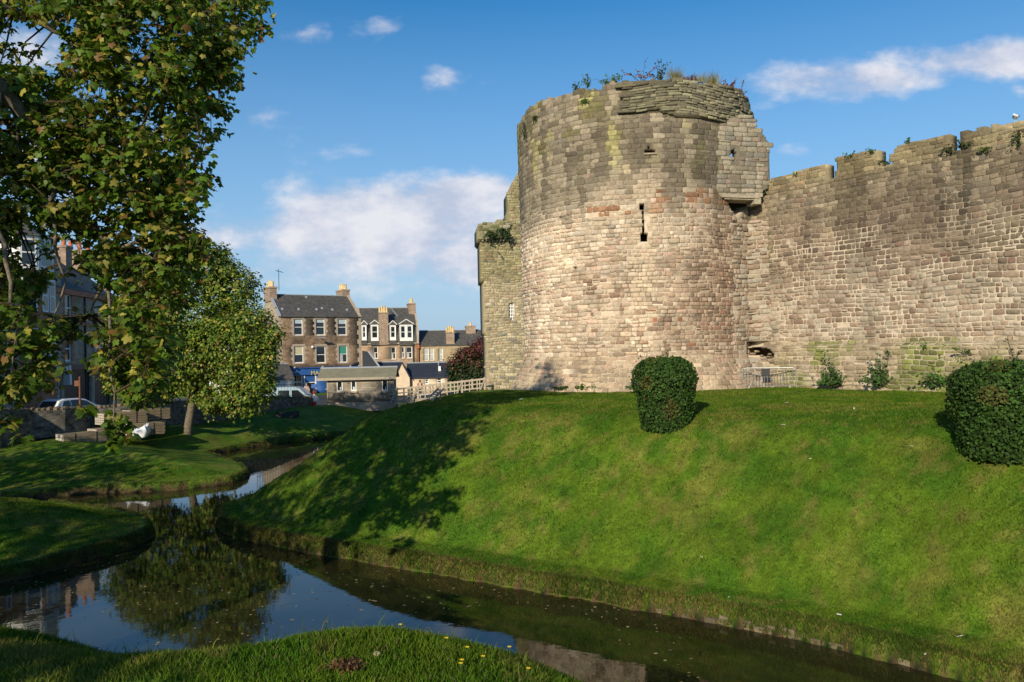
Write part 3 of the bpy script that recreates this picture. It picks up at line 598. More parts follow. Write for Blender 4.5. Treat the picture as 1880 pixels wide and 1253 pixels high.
child(core('wall', surf_g, list(np.arange(min(gu), max(gu), .14)) + [GW[0][0], GW[1][0]], list(np.arange(-.5, 20, .14)) + [GW[0][1], GW[2][1]], g_keep, 5.0, lambda u, v, r, q: col_g(u, v, r, q) * .95, None, M['core']), gate)
child(masonry('stonework', surf_g, min(gu), max(gu), -.4, 20, lambda v: .19, lambda u, v: .34, col_g, gks, None, M['stone'], (.012, .055), 51, .16, .02, .035), gate)
GPz = [guv(*p) for p in ((878,441),(878,412),(886,411),(890,409),(905,411),(912,406),(935,404),(935,436),(900,439))]
surf_gp = lambda u, v, o: surf_g(u, v, np.asarray(o) + .25)
gpk = lambda u, v: inpoly(u, v + (vn(u * 3, v * 3) - .5) * .2, GPz); gpu = [p[0] for p in GPz]; gpv = [p[1] for p in GPz]
col_gp = lambda u, v, r, r2: pal(r, [(.18,.17,.10),(.24,.22,.13),(.13,.14,.06),(.28,.25,.18)], (1, 1, 1, 1)) * (.8 + .4 * r2[:, None])
child(core('parapet', surf_gp, np.arange(min(gpu), max(gpu), .1), np.arange(min(gpv), max(gpv) + .1, .1), gpk, 5.4, col_gp, None, M['core']), gate)
child(masonry('parapet_stonework', surf_gp, min(gpu), max(gpu), min(gpv), max(gpv), lambda v: .2, lambda u, v: .4, col_gp, lambda u, v: sdist(u, v, GPz) > .05, None, M['stone'], (.01, .06), 52), gate)
for i in range(9):
    s = MB(); u = min(gpu) + .25 + i * .27; v = min(gpv) - .02; s.col = (.3, .27, .2)
    P = lambda uu, vv, o: tuple(surf_g(np.array([uu]), np.array([vv]), np.array([o]))[0])
    c = [P(u, v - .22, .0), P(u + .13, v - .22, .0), P(u + .13, v - .1, .22), P(u, v - .1, .22), P(u, v, 0), P(u + .13, v, 0), P(u + .13, v, .22), P(u, v, .22)]
    for q in ((0,3,2,1),(4,5,6,7),(0,1,5,4),(1,2,6,5),(2,3,7,6),(3,0,4,7)): s.poly([c[k] for k in q])
    child(s.build('corbel', M['stone']), gate)
s = MB(); a = GW[0]; b_ = GW[2]; W_, H_ = b_[0] - a[0], a[1] - b_[1]
fr = lambda u0, u1, v0, v1, o0, o1: (lambda P: [s.poly([P[i] for i in q]) for q in ((0,3,2,1),(4,5,6,7),(0,1,5,4),(1,2,6,5),(2,3,7,6),(3,0,4,7))])([tuple(surf_g(np.array([u]), np.array([v]), np.array([o]))[0]) for u, v, o in ((u0,v0,o0),(u1,v0,o0),(u1,v0,o1),(u0,v0,o1),(u0,v1,o0),(u1,v1,o0),(u1,v1,o1),(u0,v1,o1))])
for i in range(4): fr(a[0] + W_ * i / 3 - .03, a[0] + W_ * i / 3 + .03, b_[1], a[1], -.18, -.10)
for i in range(6): fr(a[0] + .031, b_[0] - .031, b_[1] + H_ * i / 5 - .025, b_[1] + H_ * i / 5 + .025, -.175, -.105)
wf_ = child(s.build('window', M['white_paint']), gate)
s = MB(); fr(a[0], b_[0], b_[1], a[1], -.26, -.22); pn = s.build('pane', M['glass']); pn.parent = wf_; 
# ground-level check values
# ---------------------------------------------------------------- town buildings
M['ashlar_brown'] = brick_mat('ashlar_brown', (.15, .10, .065), (.25, .175, .12), (.22, .17, .12), 1, .62, .30, .015, .25, .28)
M['rubble_tan'] = brick_mat('rubble_tan', (.40, .32, .23), (.26, .20, .14), (.42, .36, .28), 1, .32, .17, .03, .4, .3)
M['ashlar_tan'] = brick_mat('ashlar_tan', (.36, .245, .16), (.42, .30, .20), (.30, .22, .15), 1, .6, .30, .012, .2, .2)
M['ashlar_gold'] = brick_mat('ashlar_gold', (.34, .26, .155), (.40, .31, .19), (.30, .24, .16), 1, .6, .30, .012, .2, .2)
M['ashlar_grey'] = brick_mat('ashlar_grey', (.34, .255, .19), (.42, .32, .24), (.28, .22, .17), 1, .7, .30, .012, .2, .25)
M['red_stone'] = brick_mat('red_stone', (.42, .17, .10), (.48, .20, .12), (.32, .16, .11), 1, .5, .25, .01, .2, .2)
M['dressed'] = mat('dressed_stone', (.40, .32, .24), .85, noise=.22, nscale=2)
M['harl_cream'] = mat('cream_render', (.62, .50, .36), .9, noise=.12, nscale=2); M['harl_white'] = mat('white_render', (.70, .68, .64), .9, noise=.10, nscale=2)
M['blue_paint'] = mat('blue_paint', (.03, .10, .32), .45, noise=.12, nscale=2); M['blind_white'] = mat('blind_white', (.45, .52, .55), .7, noise=.1)
M['blind_cream'] = mat('blind_cream', (.50, .46, .30), .7, noise=.1); M['blind_green'] = mat('blind_green', (.05, .26, .19), .7, noise=.1); M['curtain'] = mat('net_curtain', (.42, .42, .40), .8, noise=.2, nscale=3)
M['chim'] = brick_mat('chimney_stone', (.27, .19, .14), (.36, .27, .2), (.3, .24, .18), 1, .45, .22, .015, .3, .25)
M['shop_dark'] = mat('dark_shopfront', (.014, .014, .018), .4, noise=.2)
loc_s = lambda u, v, o: np.stack([np.asarray(u, float), -np.asarray(o, float) + 0 * np.asarray(u), np.asarray(v, float)], 1)
class House:
    def __init__(s, name, P, D, base, label, cat='building', group=None):
        s.P = Vector(P); s.D = Vector(D).normalized(); s.base = base
        s.root = empty(name, (s.P.x, s.P.y, base), math.atan2(s.D.y, s.D.x), label, cat, group)
    def px(s, x, y, yl=0.0):           # pixel -> local (x, z) on the plane y_local = yl
        n = Vector((-s.D.y, s.D.x)); a, z = on_plane(x, y, s.P + n * yl, s.D); return a, z - s.base
    def r(s, x0, y0, x1, y1, yl=0.0):
        ym = (y0 + y1) / 2; xm = (x0 + x1) / 2
        return (s.px(x0, ym, yl)[0], s.px(x1, ym, yl)[0], s.px(xm, y1, yl)[1], s.px(xm, y0, yl)[1])
    def facade(s, x0, x1, z0, z1, hs, m, name='wall', depth=.3, yl=0.0):
        us = [x0, x1] + [q for h in hs for q in h[:2] if x0 < q < x1]; vs = [z0, z1] + [q for h in hs for q in h[2:] if z0 < q < z1]
        sf = lambda u, v, o: loc_s(u, v, np.asarray(o) - yl)
        return core(name, sf, us, vs, lambda u, v: holes(u, v, hs), depth, lambda u, v, r, q: np.ones((len(u), 3)), s.root, m)
    def win(s, h, yl=0.0, blind=None, bf=.5, rails=1, mull=0, fw=.09, par=None, sill=True, lower=None):
        x0, x1, z0, z1 = h; b = MB(); y0, y1 = yl + .10, yl + .17
        b.box(x0, x0 + fw, y0, y1, z0, z1); b.box(x1 - fw, x1, y0, y1, z0, z1); b.box(x0 + fw, x1 - fw, y0, y1, z0, z0 + fw * 1.2); b.box(x0 + fw, x1 - fw, y0, y1, z1 - fw, z1)
        for i in range(rails): zc = z0 + (z1 - z0) * (i + 1) / (rails + 1); b.box(x0 + fw, x1 - fw, y0 + .01, y1 - .01, zc - fw * .4, zc + fw * .4)
        for i in range(mull): xc = x0 + (x1 - x0) * (i + 1) / (mull + 1); b.box(xc - .02, xc + .02, y0 + .012, y1 - .012, z0 + fw, z1 - fw)
        w = b.build('window', M['white_paint'], par or s.root)
        MB().box(x0 + .005, x1 - .005, y1 - .02, y1 + .03, z0 + .005, z1 - .005).build('pane', M['glass'], w)
        if blind: MB().box(x0 + fw, x1 - fw, y1 - .03, y1 - .022, z1 - (z1 - z0) * bf, z1 - fw).build('blind', M[blind], w)
        if lower: MB().box(x0 + fw, x0 + (x1 - x0) * .5, y1 - .03, y1 - .022, z0 + fw, z0 + (z1 - z0) * .45).build('curtain', M[lower], w)
        if sill: MB().box(x0 - .1, x1 + .1, yl - .08, yl + .1, z0 - .14, z0 - .003).build('sill', M['dressed'], w)
        return w
    def surround(s, h, m, w=.2, quo=True, yl=0.0):
        x0, x1, z0, z1 = h; b = MB(); y0, y1 = yl - .012, yl + .05
        n = max(3, int((z1 - z0) / .3)); dz = (z1 - z0) / n
        for i in range(n):
            e = w + (.16 if (i % 2 and quo) else 0)
            b.box(x0 - e, x0 - .003, y0, y1, z0 + i * dz, z0 + (i + 1) * dz - .004); b.box(x1 + .003, x1 + e, y0, y1, z0 + i * dz, z0 + (i + 1) * dz - .004)
        b.box(x0 - w, x1 + w, y0, y1, z1 + .003, z1 + .26)
        return b.build('window_surround', m, s.root)
    def gable(s, x0, x1, D, ze, zr, m, y0=.301):
        for xa in (x0, x1 - .35):
            MB().prism([(y0, 0), (D, 0), (D, ze), (D / 2 + y0 / 2, zr), (y0, ze)], 'x', xa, xa + .35).build('gable_wall', m, s.root)
        MB().box(x0 + .35, x1 - .35, D - .3, D, 0, ze).build('wall', m, s.root)
    def roof(s, x0, x1, D, ze, zr, m=None, ov=.18, y0=0.0):
        t = .09; k = (zr - ze) / (D / 2 - y0 / 2); c = (D + y0) / 2
        r = MB().prism([(y0 - ov, ze - ov * k), (c, zr), (D + ov, ze - ov * k), (D + ov, ze - ov * k + t), (c, zr + t), (y0 - ov, ze - ov * k + t)], 'x', x0, x1).build('roof', m or M['slate'], s.root)
        MB().tube([(x0, c, zr + t + .02), (x1, c, zr + t + .02)], .07, 6).build('ridge', M['lead'], r)
        return r
    def skew(s, xa, D, ze, zr, m, w=.3, y0=0.0):
        c = (D + y0) / 2; k = (zr - ze) / (c - y0)
        return MB().prism([(y0 - .22, ze - .22 * k + .10), (c, zr + .10), (D + .2, ze - .2 * k + .10), (D + .2, ze - .2 * k + .27), (c, zr + .27), (y0 - .22, ze - .22 * k + .27)], 'x', xa, xa + w).build('gable_coping', m, s.root)
    def chimney(s, x0, x1, y0, y1, z0, z1, n, m=None, pm='pot', ph=.75, axis='y'):
        c = MB().box(x0, x1, y0, y1, z0, z1 - .2).box(x0 - .08, x1 + .08, y0 - .08, y1 + .08, z1 - .198, z1).build('chimney', m or M['chim'], s.root)
        for i in range(n):
            f = (i + .5) / n; px_, py_ = ((x0 + x1) / 2, y0 + (y1 - y0) * f) if axis == 'y' else (x0 + (x1 - x0) * f, (y0 + y1) / 2)
            h = ph * (1 + .12 * ((i * 7) % 3 - 1)); rr_ = .19
            MB().tube([(px_, py_, z1 - .02), (px_, py_, z1 + h * .7), (px_, py_, z1 + h)], [rr_ * 1.05, rr_ * .85, rr_], 9).build('chimney_pot', M[pm], c)
        return c
# --- the three-storey stone house with the bar in its ground floor
a1 = R(33); h1 = House('stone_house', at_y(512, 640, 95)[:2], (math.cos(a1), math.sin(a1)), .75, 'three storey brown stone house with a blue bar front on its ground floor', 'house')
W1 = h1.px(663, 630)[0]; ZE = h1.px(590, 581)[1]; ZR = ZE + 2.75; D1 = 7.6
wins = [h1.r(539.6,586,556,616), h1.r(580,586,596.5,616), h1.r(620,586,636.6,616), h1.r(540,636,557.4,667), h1.r(581,636,598,667), h1.r(622,635,638,666)]
zf = h1.px(560, 676)[1]
h1.facade(0, W1, zf, ZE, wins, M['ashlar_brown']); h1.gable(0, W1, D1, ZE, ZR, M['rubble_tan']); h1.roof(.32, W1 - .32, D1, ZE, ZR)
for i, h in enumerate(wins):
    h1.surround(h, M['dressed']); h1.win(h, blind=['blind_white','blind_white','blind_white','blind_cream',None,'blind_green'][i], bf=[.28,.22,.3,.5,.5,.5][i], lower=[None,None,None,None,None,'curtain'][i])
h1.skew(-.02, D1, ZE, ZR, M['lead']); h1.skew(W1 - .3, D1, ZE, ZR, M['dressed'])
for xx in (0.0, W1 - .35): 
    b = MB(); n = 11
    for i in range(n): e = .30 + .2 * (i % 2); z0 = zf + (ZE - zf) * i / n; b.box(*( (xx - .01, xx + e) if xx == 0 else (W1 - e, W1 + .01)), -.015, .2, z0, z0 + (ZE - zf) / n - .01)
    b.build('quoin', M['dressed'], h1.root)
MB().box(0, W1, -.12, -.002, ZE - .14, ZE - .02).build('gutter', M['dark_metal'], h1.root)
h1.chimney(-.15, .75, D1/2 - .9, D1/2 + 1.5, ZR - .8, ZR + 1.0, 4); h1.chimney(W1 - .9, W1 + .05, D1/2 - .1, D1/2 + 2.2, ZR - 1.6, ZR + .95, 4)
MB().tube([(1.1, D1/2 - .6, ZR + .6), (1.1, D1/2 - .6, ZR + 3.2)], .035, 6).bar((.7, D1/2 - .6, ZR + 3.0), (1.7, D1/2 - .6, ZR + 2.8), .05).bar((.9, D1/2 - .9, ZR + 3.0), (.9, D1/2 - .3, ZR + 3.0), .04).bar((1.3, D1/2 - .85, ZR + 2.9), (1.3, D1/2 - .35, ZR + 2.9), .04).build('aerial', M['dark_metal'], h1.root)
for (x, y) in ((518,570),(548,570),(581,570),(591,568),(610,570),(637,570),(562,550)):
    k = (ZR - ZE) / (D1 / 2); f = (581 - y) / 33; yl = f * D1 / 2 - .2; a = h1.px(x, y, yl)[0]; z = ZE + yl * k + .1
    MB().box(a - .13, a + .13, yl - .15, yl + .15, z - .1, z + .16, .04).build('roof_vent', M['lead'], h1.root)
# blue bar front
pf = MB().box(-.05, W1 - .4, -.16, -.005, zf - .85, zf).box(-.05, W1 - .4, -.30, -.16, zf - .04, zf + .06).build('shop_fascia', M['blue_paint'], h1.root)
sw = h1.r(524, 688, 556, 712); dr = h1.r(558, 686, 581, 726); gz0 = 0.0
hs = [(sw[0], sw[1], sw[2] - .3, sw[3]), (dr[0], dr[1], 0, dr[3]), (dr[1] + 1.2, dr[1] + 3.6, sw[2] - .3, sw[3])]
h1.facade(0, W1, gz0, zf, hs, M['blue_paint'], depth=.3)
for h in (hs[0], hs[2]): h1.win(h, rails=1, mull=2, fw=.14, sill=True)
h = hs[1]; b = MB(); b.box(h[0], h[0] + .14, .02, .14, 0, h[3]).box(h[1] - .14, h[1], .02, .14, 0, h[3]).box(h[0] + .14, h[1] - .14, .02, .14, h[3] - .12, h[3]).box(h[0] + .14, h[1] - .14, .02, .14, h[3] - 1.15, h[3] - 1.05); dd = b.build('door_frame', M['white_paint'], h1.root)
MB().box(h[0] + .14, h[1] - .14, .08, .12, h[3] - 1.05, h[3] - .12).build('transom_panel', M['blue_paint'], dd); MB().box(h[0] + .14, h[0] + .25 + (h[1] - h[0]) * .4, .9, .95, 0, h[3] - 1.15).build('door', M['shop_dark'], h1.root)
MB().box(h[1] - .22, h[1] - .15, .14, .95, 0, h[3] - 1.15).build('door', M['blue_paint'], h1.root)
for (xa, xb) in ((sw[0] - .14, sw[0]), (sw[1], sw[1] + .14), (dr[0] - .1, dr[0])): pass
def text(s_, size, loc, rot, m, par, name='lettering', ex=.02):
    cu = bpy.data.curves.new(name, 'FONT'); cu.body = s_; cu.size = size; cu.extrude = ex; cu.align_x = 'LEFT'; tmp = bpy.data.objects.new('tmp', cu); C.objects.link(tmp)
    bpy.context.view_layer.update(); me = bpy.data.meshes.new_from_object(tmp.evaluated_get(bpy.context.evaluated_depsgraph_get())); bpy.data.objects.remove(tmp)
    me.materials.clear(); me.materials.append(m); o = bpy.data.objects.new(name, me); C.objects.link(o); o.location = loc; o.rotation_euler = rot; o.parent = par; return o
M['gold'] = mat('gold_letters', (.60, .52, .16), .4, noise=.1)
tx = h1.px(570.5, 684, -.19); text('MAC', .72, (tx[0], -.19, tx[1] - .33), (R(90), 0, 0), M['gold'], pf)
tx = h1.px(535.5, 683, -.19); text('BAR', .40, (tx[0], -.19, tx[1] - .20), (R(90), 0, 0), M['blind_cream'], pf)
for (x, y) in ((541,675),(592,674),(643,673),(659,672)): a = h1.px(x, y, -.5); MB().tube([(a[0], -.1, a[1] - .1), (a[0], -.55, a[1] + .02)], .025, 5).ball((a[0], -.6, a[1]), (.16, .14, .12), 8, 5).build('lamp', M['lead'], h1.root)
a = h1.px(590, 622, 0); MB().bar((a[0], 0, a[1]), (a[0] - .35, -.9, a[1] + .1), .06).box(a[0] - .75, a[0] + .15, -1.15, -.8, a[1] + .02, a[1] + .12).build('floodlight', M['lead'], h1.root)
a = h1.px(573, 637.5, 0); MB().ball((a[0], -.15, a[1]), .17, 8, 6).build('alarm_box', M['white_paint'], h1.root)

# --- mansard house with dormers
a2 = R(14); h2 = House('mansard_house', at_y(660, 645, 128)[:2], (math.cos(a2), math.sin(a2)), .9, 'tan stone house with white dormer windows in its steep slate roof', 'house')
W2 = h2.px(769, 645)[0]; zc = h2.px(715, 631)[1]; zm_ = h2.px(715, 592)[1] ; zr2 = h2.px(715, 566, 3.5)[1]
lw = [h2.r(685.6,637,694,659), h2.r(718,637,726.5,660), h2.r(737,637,742.5,658), h2.r(746,637,756.6,658)]
h2.facade(0, W2, 0, zc, lw, M['ashlar_tan'])
for h in lw: h2.win(h, lower='curtain')
h2.gable(0, W2, 8, zc, zc + .01, M['ashlar_tan'])
MB().prism([(-.1, zc + .003), (8.1, zc + .003), (7.3, zm_), (4, zr2), (.75, zm_)], 'x', 0.3, W2 - .3).build('roof', M['slate'], h2.root)
for xx in (0, W2 - .299): MB().prism([(-.12, zc + .002), (8.12, zc + .002), (7.4, zm_ + .1), (4, zr2 + .15), (.65, zm_ + .1)], 'x', xx, xx + .299).build('gable_coping', M['dressed'], h2.root)
MB().tube([(0, 4, zr2 + .06), (W2, 4, zr2 + .06)], .08, 6).build('ridge', M['lead'], h2.root)
MB().box(-.05, W2 + .05, -.28, -.003, zc - .1, zc + .08).build('cornice', M['dressed'], h2.root)
MB().bar((h2.px(739, 610)[0], 1.0, zm_ + .02), (h2.px(722, 567)[0], 3.9, zr2 + .1), .12, .06).build('lead_flashing', M['lead'], h2.root)
for (x0, y0, x1, y1, n) in ((664,597,673,623,1),(681,596,695,624,1),(715.5,597,727,623,1),(734,596,758,624,2)):
    q = h2.r(x0, y0, x1, y1, -.15); w_ = q[1] - q[0]; hs_ = []
    d = MB(); th = .12; d.box(q[0], q[0] + th, -.15, 1.4, q[2] - .2, q[3]).box(q[1] - th, q[1], -.15, 1.4, q[2] - .2, q[3]).box(q[0] + th, q[1] - th, -.15, 1.4, q[2] - .2, q[2] + .22).box(q[0] + th, q[1] - th, -.15, 1.6, q[3] - .2, q[3])
    if n == 2: d.box(q[0] + w_ * .5 - .15, q[0] + w_ * .5 + .1, -.148, 1.2, q[2] + .221, q[3] - .201)
    do = d.build('dormer', M['white_paint'], h2.root)
    MB().prism([(q[0] - .15, q[3] + .003), (q[1] + .15, q[3] + .003), ((q[0] + q[1]) / 2, q[3] + .62 + .15 * (n - 1))], 'y', -.25, 3).build('dormer_roof', M['slate'], do)
    b = MB(); b.bar((q[0] - .18, -.27, q[3] + .05), ((q[0] + q[1]) / 2, -.27, q[3] + .70 + .15 * (n - 1)), .06, .1).bar((q[1] + .18, -.27, q[3] + .05), ((q[0] + q[1]) / 2, -.27, q[3] + .70 + .15 * (n - 1)), .06, .1); b.build('bargeboard', M['white_paint'], do)
    cells = [(q[0] + th, q[1] - th)] if n == 1 else [(q[0] + th, q[0] + w_ * .5 - .16), (q[0] + w_ * .5 + .11, q[1] - th)]
    for ca_, cb_ in cells: h2.win((ca_, cb_, q[2] + .23, q[3] - .21), yl=-.2, par=do, sill=False, fw=.10)
    MB().box(q[0] - .1, q[1] + .1, -.3, .4, q[2] - .9, q[2] - .203).build('dormer_apron', M['slate'], do)
q = h2.r(696, 574, 713, 630, -.3); h2.chimney(q[0], q[1], -.32, .7, zc - .2, q[3], 4, axis='x', ph=1.0)
q = h2.r(735, 562, 757, 590, 4); h2.chimney(W2 - 1.2, W2 - .05, 2.6, 5.2, zm_, h2.px(745, 558, 4)[1], 6, ph=.8)
a = h2.px(769, 630, -.1); MB().tube([(W2 - .1, -.12, 0), (W2 - .1, -.12, zc)], .06, 6).build('drainpipe', M['pot_red'], h2.root)
MB().box(W2 - .3, W2 + .1, -.3, .0, zc - .9, zc - .3, .06).build('rain_hopper', M['pot_red'], h2.root)
MB().box(W2 - 1.0, W2 - .7, -.02, .02, 0, zc).build('drainpipe', M['dark_metal'], h2.root)
# --- long two storey house
h3 = House('long_house', at_y(771, 650, 130.5)[:2], (math.cos(R(8)), math.sin(R(8))), .9, 'low golden stone house with white sash windows between the dormered house and the copper tree', 'house')
W3 = h3.px(900, 650)[0]; zc3 = h3.px(815, 634)[1]; zr3 = h3.px(815, 608, 3.8)[1]
lw = [h3.r(779,640,787,662), h3.r(789,640,797,662), h3.r(806.6,640,813.5,662), h3.r(842,640,850,660)]
h3.facade(0, W3, 0, zc3, lw, M['ashlar_gold']); h3.gable(0, W3, 7.6, zc3, zr3, M['ashlar_gold']); h3.roof(0, W3 - .3, 7.6, zc3, zr3); h3.skew(W3 - .3, 7.6, zc3, zr3, M['dressed'])
for h in lw: h3.win(h, blind='curtain', bf=.9)
MB().box(0, W3, -.14, -.003, zc3 - .12, zc3 - .02).build('gutter', M['dark_metal'], h3.root)
MB().box(0, W3, -.08, -.003, h3.px(800, 665)[1] - .1, h3.px(800, 665)[1]).build('string_course', M['dressed'], h3.root)
q = h3.r(819, 610, 834, 634, .4); h3.chimney(q[0], q[1], .1, 1.3, zc3 - .3, q[3], 4, axis='x', ph=.95)
q = h3.r(855, 602, 872, 625, 4); h3.chimney(q[0], q[1], 2.8, 5, zc3, q[3] + .3, 4, ph=.6)
# --- slate-roofed low buildings behind the shed
h4 = House('low_cottage', at_y(748, 690, 86)[:2], (math.cos(R(6)), math.sin(R(6))), .9, 'single storey cream cottage with a dark slate roof behind the timber bridge', 'cottage')
W4 = h4.px(822, 700)[0]; ze4 = h4.px(790, 693)[1]; zr4 = h4.px(780, 668, 2.6)[1]
lw = [h4.r(780,696,787,706), h4.r(802,694,811,704)]
h4.facade(0, W4, 0, ze4, lw, M['harl_cream']); h4.gable(0, W4, 5.4, ze4, zr4, M['harl_cream']); h4.roof(-.1, W4 + .2, 5.4, ze4, zr4, M['slate_new'])
for h in lw: h4.win(h, sill=True)
w4a, w4b = h4.px(727, 690, -.6)[0], h4.px(752, 690, -.6)[0]; zg = h4.px(738, 668, -.6)[1]
MB().prism([(w4a, 0), (w4b, 0), (w4b, ze4), ((w4a + w4b) / 2 - .1, zg), (w4a, ze4)], 'y', -.6, 0.3).build('gable_wall', M['harl_cream'], h4.root)
b = MB(); xm = (w4a + w4b) / 2 - .1
for xa, s_ in ((w4a - .15, 1), (w4b + .15, -1)): b.prism([(xa, ze4 - .08), (xm, zg + .02), (xm, zg + .12), (xa, ze4 + .02)], 'y', -.7, 3)
b.build('roof', M['slate_new'], h4.root)
a = h4.px(805, 668, 2.5); MB().tube([(a[0], 2.0, zr4 - .6), (a[0], 2.0, zr4 + .3)], .05, 6).build('vent_pipe', M['lead'], h4.root); a = h4.px(807, 681, 1.2)
MB().box(a[0] - .15, a[0] + .15, 1.0, 1.3, ze4 + .5, ze4 + 1.15, .03).build('roof_vent', M['white_paint'], h4.root)
h5 = House('rear_wing', at_y(672, 680, 92)[:2], (math.cos(R(10)), math.sin(R(10))), .9, 'low slate roofed wing between the brown stone house and the cream cottage', 'outbuilding')
W5 = h5.px(740, 690)[0]; ze5 = h5.px(700, 690)[1]; zr5 = h5.px(700, 667, 2)[1]
MB().box(0, W5, 0, 5, 0, ze5).build('wall', M['harl_cream'], h5.root); h5.roof(-.1, W5, 5, ze5 + .003, zr5, M['slate_new'])
b = MB().prism([(-.4, ze5 + .1), (2.0, ze5 + .1), (.2, h5.px(668, 646)[1]), (-.4, h5.px(668, 644)[1])], 'y', .6, 3.5); b.build('lean_to_roof', M['slate_new'], h5.root)
MB().bar((2.15, .5, ze5 + .1), (.30, .5, h5.px(668, 646)[1] + .05), .22, .2).build('gable_coping', M['lead'], h5.root)
# --- white cottage left of the bar
h6 = House('white_cottage', at_y(452, 712, 90)[:2], (math.cos(R(28)), math.sin(R(28))), .75, 'small white single storey cottage to the left of the blue bar front', 'cottage')
W6 = 5.4; ze6 = h6.px(490, 697)[1]; lw = [h6.r(478,701,491,716)]
h6.facade(0, W6, 0, ze6, lw, M['harl_white']); h6.gable(0, W6, 6, ze6, ze6 + 1.6, M['harl_white']); h6.roof(-.1, W6, 6, ze6, ze6 + 1.6)
for h in lw: h6.win(h)
# --- grey back buildings that close the view behind the big tree
h7 = House('harled_house', at_y(345, 700, 98)[:2], (1, .12), .8, 'two storey pale house seen in scraps through the leaves of the bank tree', 'house')
lw = [(1.5, 2.5, 3.6, 5.2), (4.5, 5.5, 3.6, 5.2), (1.5, 2.6, .9, 2.5), (4.4, 5.6, .9, 2.5)]
h7.facade(0, 8.6, 0, 6, lw, M['harl_white']); h7.gable(0, 8.6, 7, 6, 8.6, M['rubble_tan']); h7.roof(-.1, 8.7, 7, 6, 8.6)
for h in lw: h7.win(h)
# --- long tenement at the left, its front in shade
TP = at_y(0, 640, 49); TD = Vector((-.092, .996)).normalized(); TP = Vector(TP[:2]) - TD * 10
h8 = House('tenement', TP, TD, 1.62, 'long dark tenement with red sandstone trim and white sash windows behind the left tree', 'building')
W8 = h8.px(213, 600)[0]; ze8 = h8.px(142, 533)[1]; zl = h8.px(180, 597.5)[1]; zs = h8.px(140, 673)[1]
tw = [h8.r(119,541,132,590), h8.r(173,547,190,594), h8.r(197,549,209,596), h8.r(119,617,132,664), h8.r(173,618,191,660), h8.r(197,619,209,660),
      h8.r(-28,520,-6,580), h8.r(4,525,18,580), h8.r(-28,605,-6,660), h8.r(4,605,18,660)]
tw = [h for h in tw if h[0] > .2]
shops = [h8.r(118,684,168,740), h8.r(174,688,205,738)]
shops = [(a, b, .1, d) for a, b, c, d in shops]; dw = h8.r(93, 696, 112, 745); dw = (dw[0], dw[1], 0, dw[3])
allh = tw + shops + [dw]
h8.facade(0, W8, 0, ze8, allh, M['ashlar_grey'], depth=.35); h8.gable(0, W8, 9, ze8, ze8 + 3.2, M['ashlar_grey'], .351); h8.roof(0, W8, 9, ze8, ze8 + 3.2)
for i, h in enumerate(tw): h8.surround(h, M['red_stone'], .24); h8.win(h, rails=1, fw=.11, blind='curtain' if i in (1, 4) else None, bf=.95, par=h8.root)
MB().box(0, W8, -.2, -.013, ze8 - .45, ze8 - .10).build('cornice', M['red_stone'], h8.root); MB().box(0, W8, -.16, -.003, ze8 - .10, ze8 + .05).build('gutter', M['dark_metal'], h8.root)
MB().box(0, W8, -.12, -.013, zl - .12, zl + .12).build('string_course', M['red_stone'], h8.root)
MB().box(h8.px(116, 672)[0], W8, -.35, -.013, zs - .25, zs + .15).build('shop_fascia', M['shop_dark'], h8.root)
MB().box(h8.px(85, 675)[0], h8.px(115, 675)[0], -.4, -.013, zs - .3, zs + .0).build('shop_fascia', M['white_paint'], h8.root)
MB().box(h8.px(115.2, 690)[0], h8.px(119, 690)[0], -.5, -.013, zs - 1.3, zs + .1, .04).build('console_bracket', M['white_paint'], h8.root)
for h in shops: MB().box(h[0], h[1], .2, .25, h[2], h[3]).build('shop_window', M['shop_dark'], h8.root)
dd = h8.win(dw, rails=3, mull=2, fw=.13, sill=False)
xs_ = h8.px(92, 720)[0]; MB().box(xs_ - 4, xs_ - .15, -.03, -.003, 0, 2.5).build('red_base', M['red_stone'], h8.root)
a = h8.px(154, 560)[0]; MB().tube([(a, -.08, 0), (a, -.08, ze8 - .45)], .07, 6).build('drainpipe', M['dark_metal'], h8.root)
MB().prism([(0, ze8 - .0)] and [(.0, ze8 + .1), (2.6, ze8 + .1), (2.6, ze8 + 2.2), (0, ze8 + 2.2)], 'x', h8.px(92, 520)[0], h8.px(112, 520)[0]).build('roof_block', M['ashlar_grey'], h8.root)
# canted bay, three storeys, with its glazed dormer
bx0, bx1 = h8.px(34, 560)[0], h8.px(88, 560)[0]; bp_ = .95; c = .9
by = [(bx0, 0), (bx0 + c, -bp_), (bx1 - c, -bp_), (bx1, 0)]
bay = MB().prism(by, 'z', 0, ze8 + .1).build('bay', M['red_stone'], h8.root)
def bay_panel(p, q, z0, z1, par, f0=.12, f1=.88):
    p = Vector(p); q = Vector(q); d = (q - p); nrm = Vector((d.y, -d.x)).normalized(); a = p + d * f0; b_ = p + d * f1
    def slab(a, b_, z0, z1, o0, o1, m, nm, pr):
        s = MB(); P = [(a + nrm * o0), (b_ + nrm * o0), (b_ + nrm * o1), (a + nrm * o1)]; s.prism([tuple(v) for v in P], 'z', z0, z1); return s.build(nm, m, pr)
    w = slab(a, b_, z0, z1, .004, .05, M['white_paint'], 'window', par); w_ = (b_ - a).normalized() * .12
    slab(a + w_, b_ - w_, z0 + .12, (z0 + z1) / 2 - .05, .051, .06, M['glass'], 'pane', w); slab(a + w_, b_ - w_, (z0 + z1) / 2 + .05, z1 - .1, .051, .06, M['glass'], 'pane', w)
for (z0, z1) in ((zl + .5, zl + 2.7), (zs + .6, zs + 2.6)):
    for i in range(3): bay_panel(by[i], by[i + 1], z0, z1, bay, .14 if i != 1 else .08, .86 if i != 1 else .46)
    bay_panel(by[1], by[2], z0, z1, bay, .54, .92)
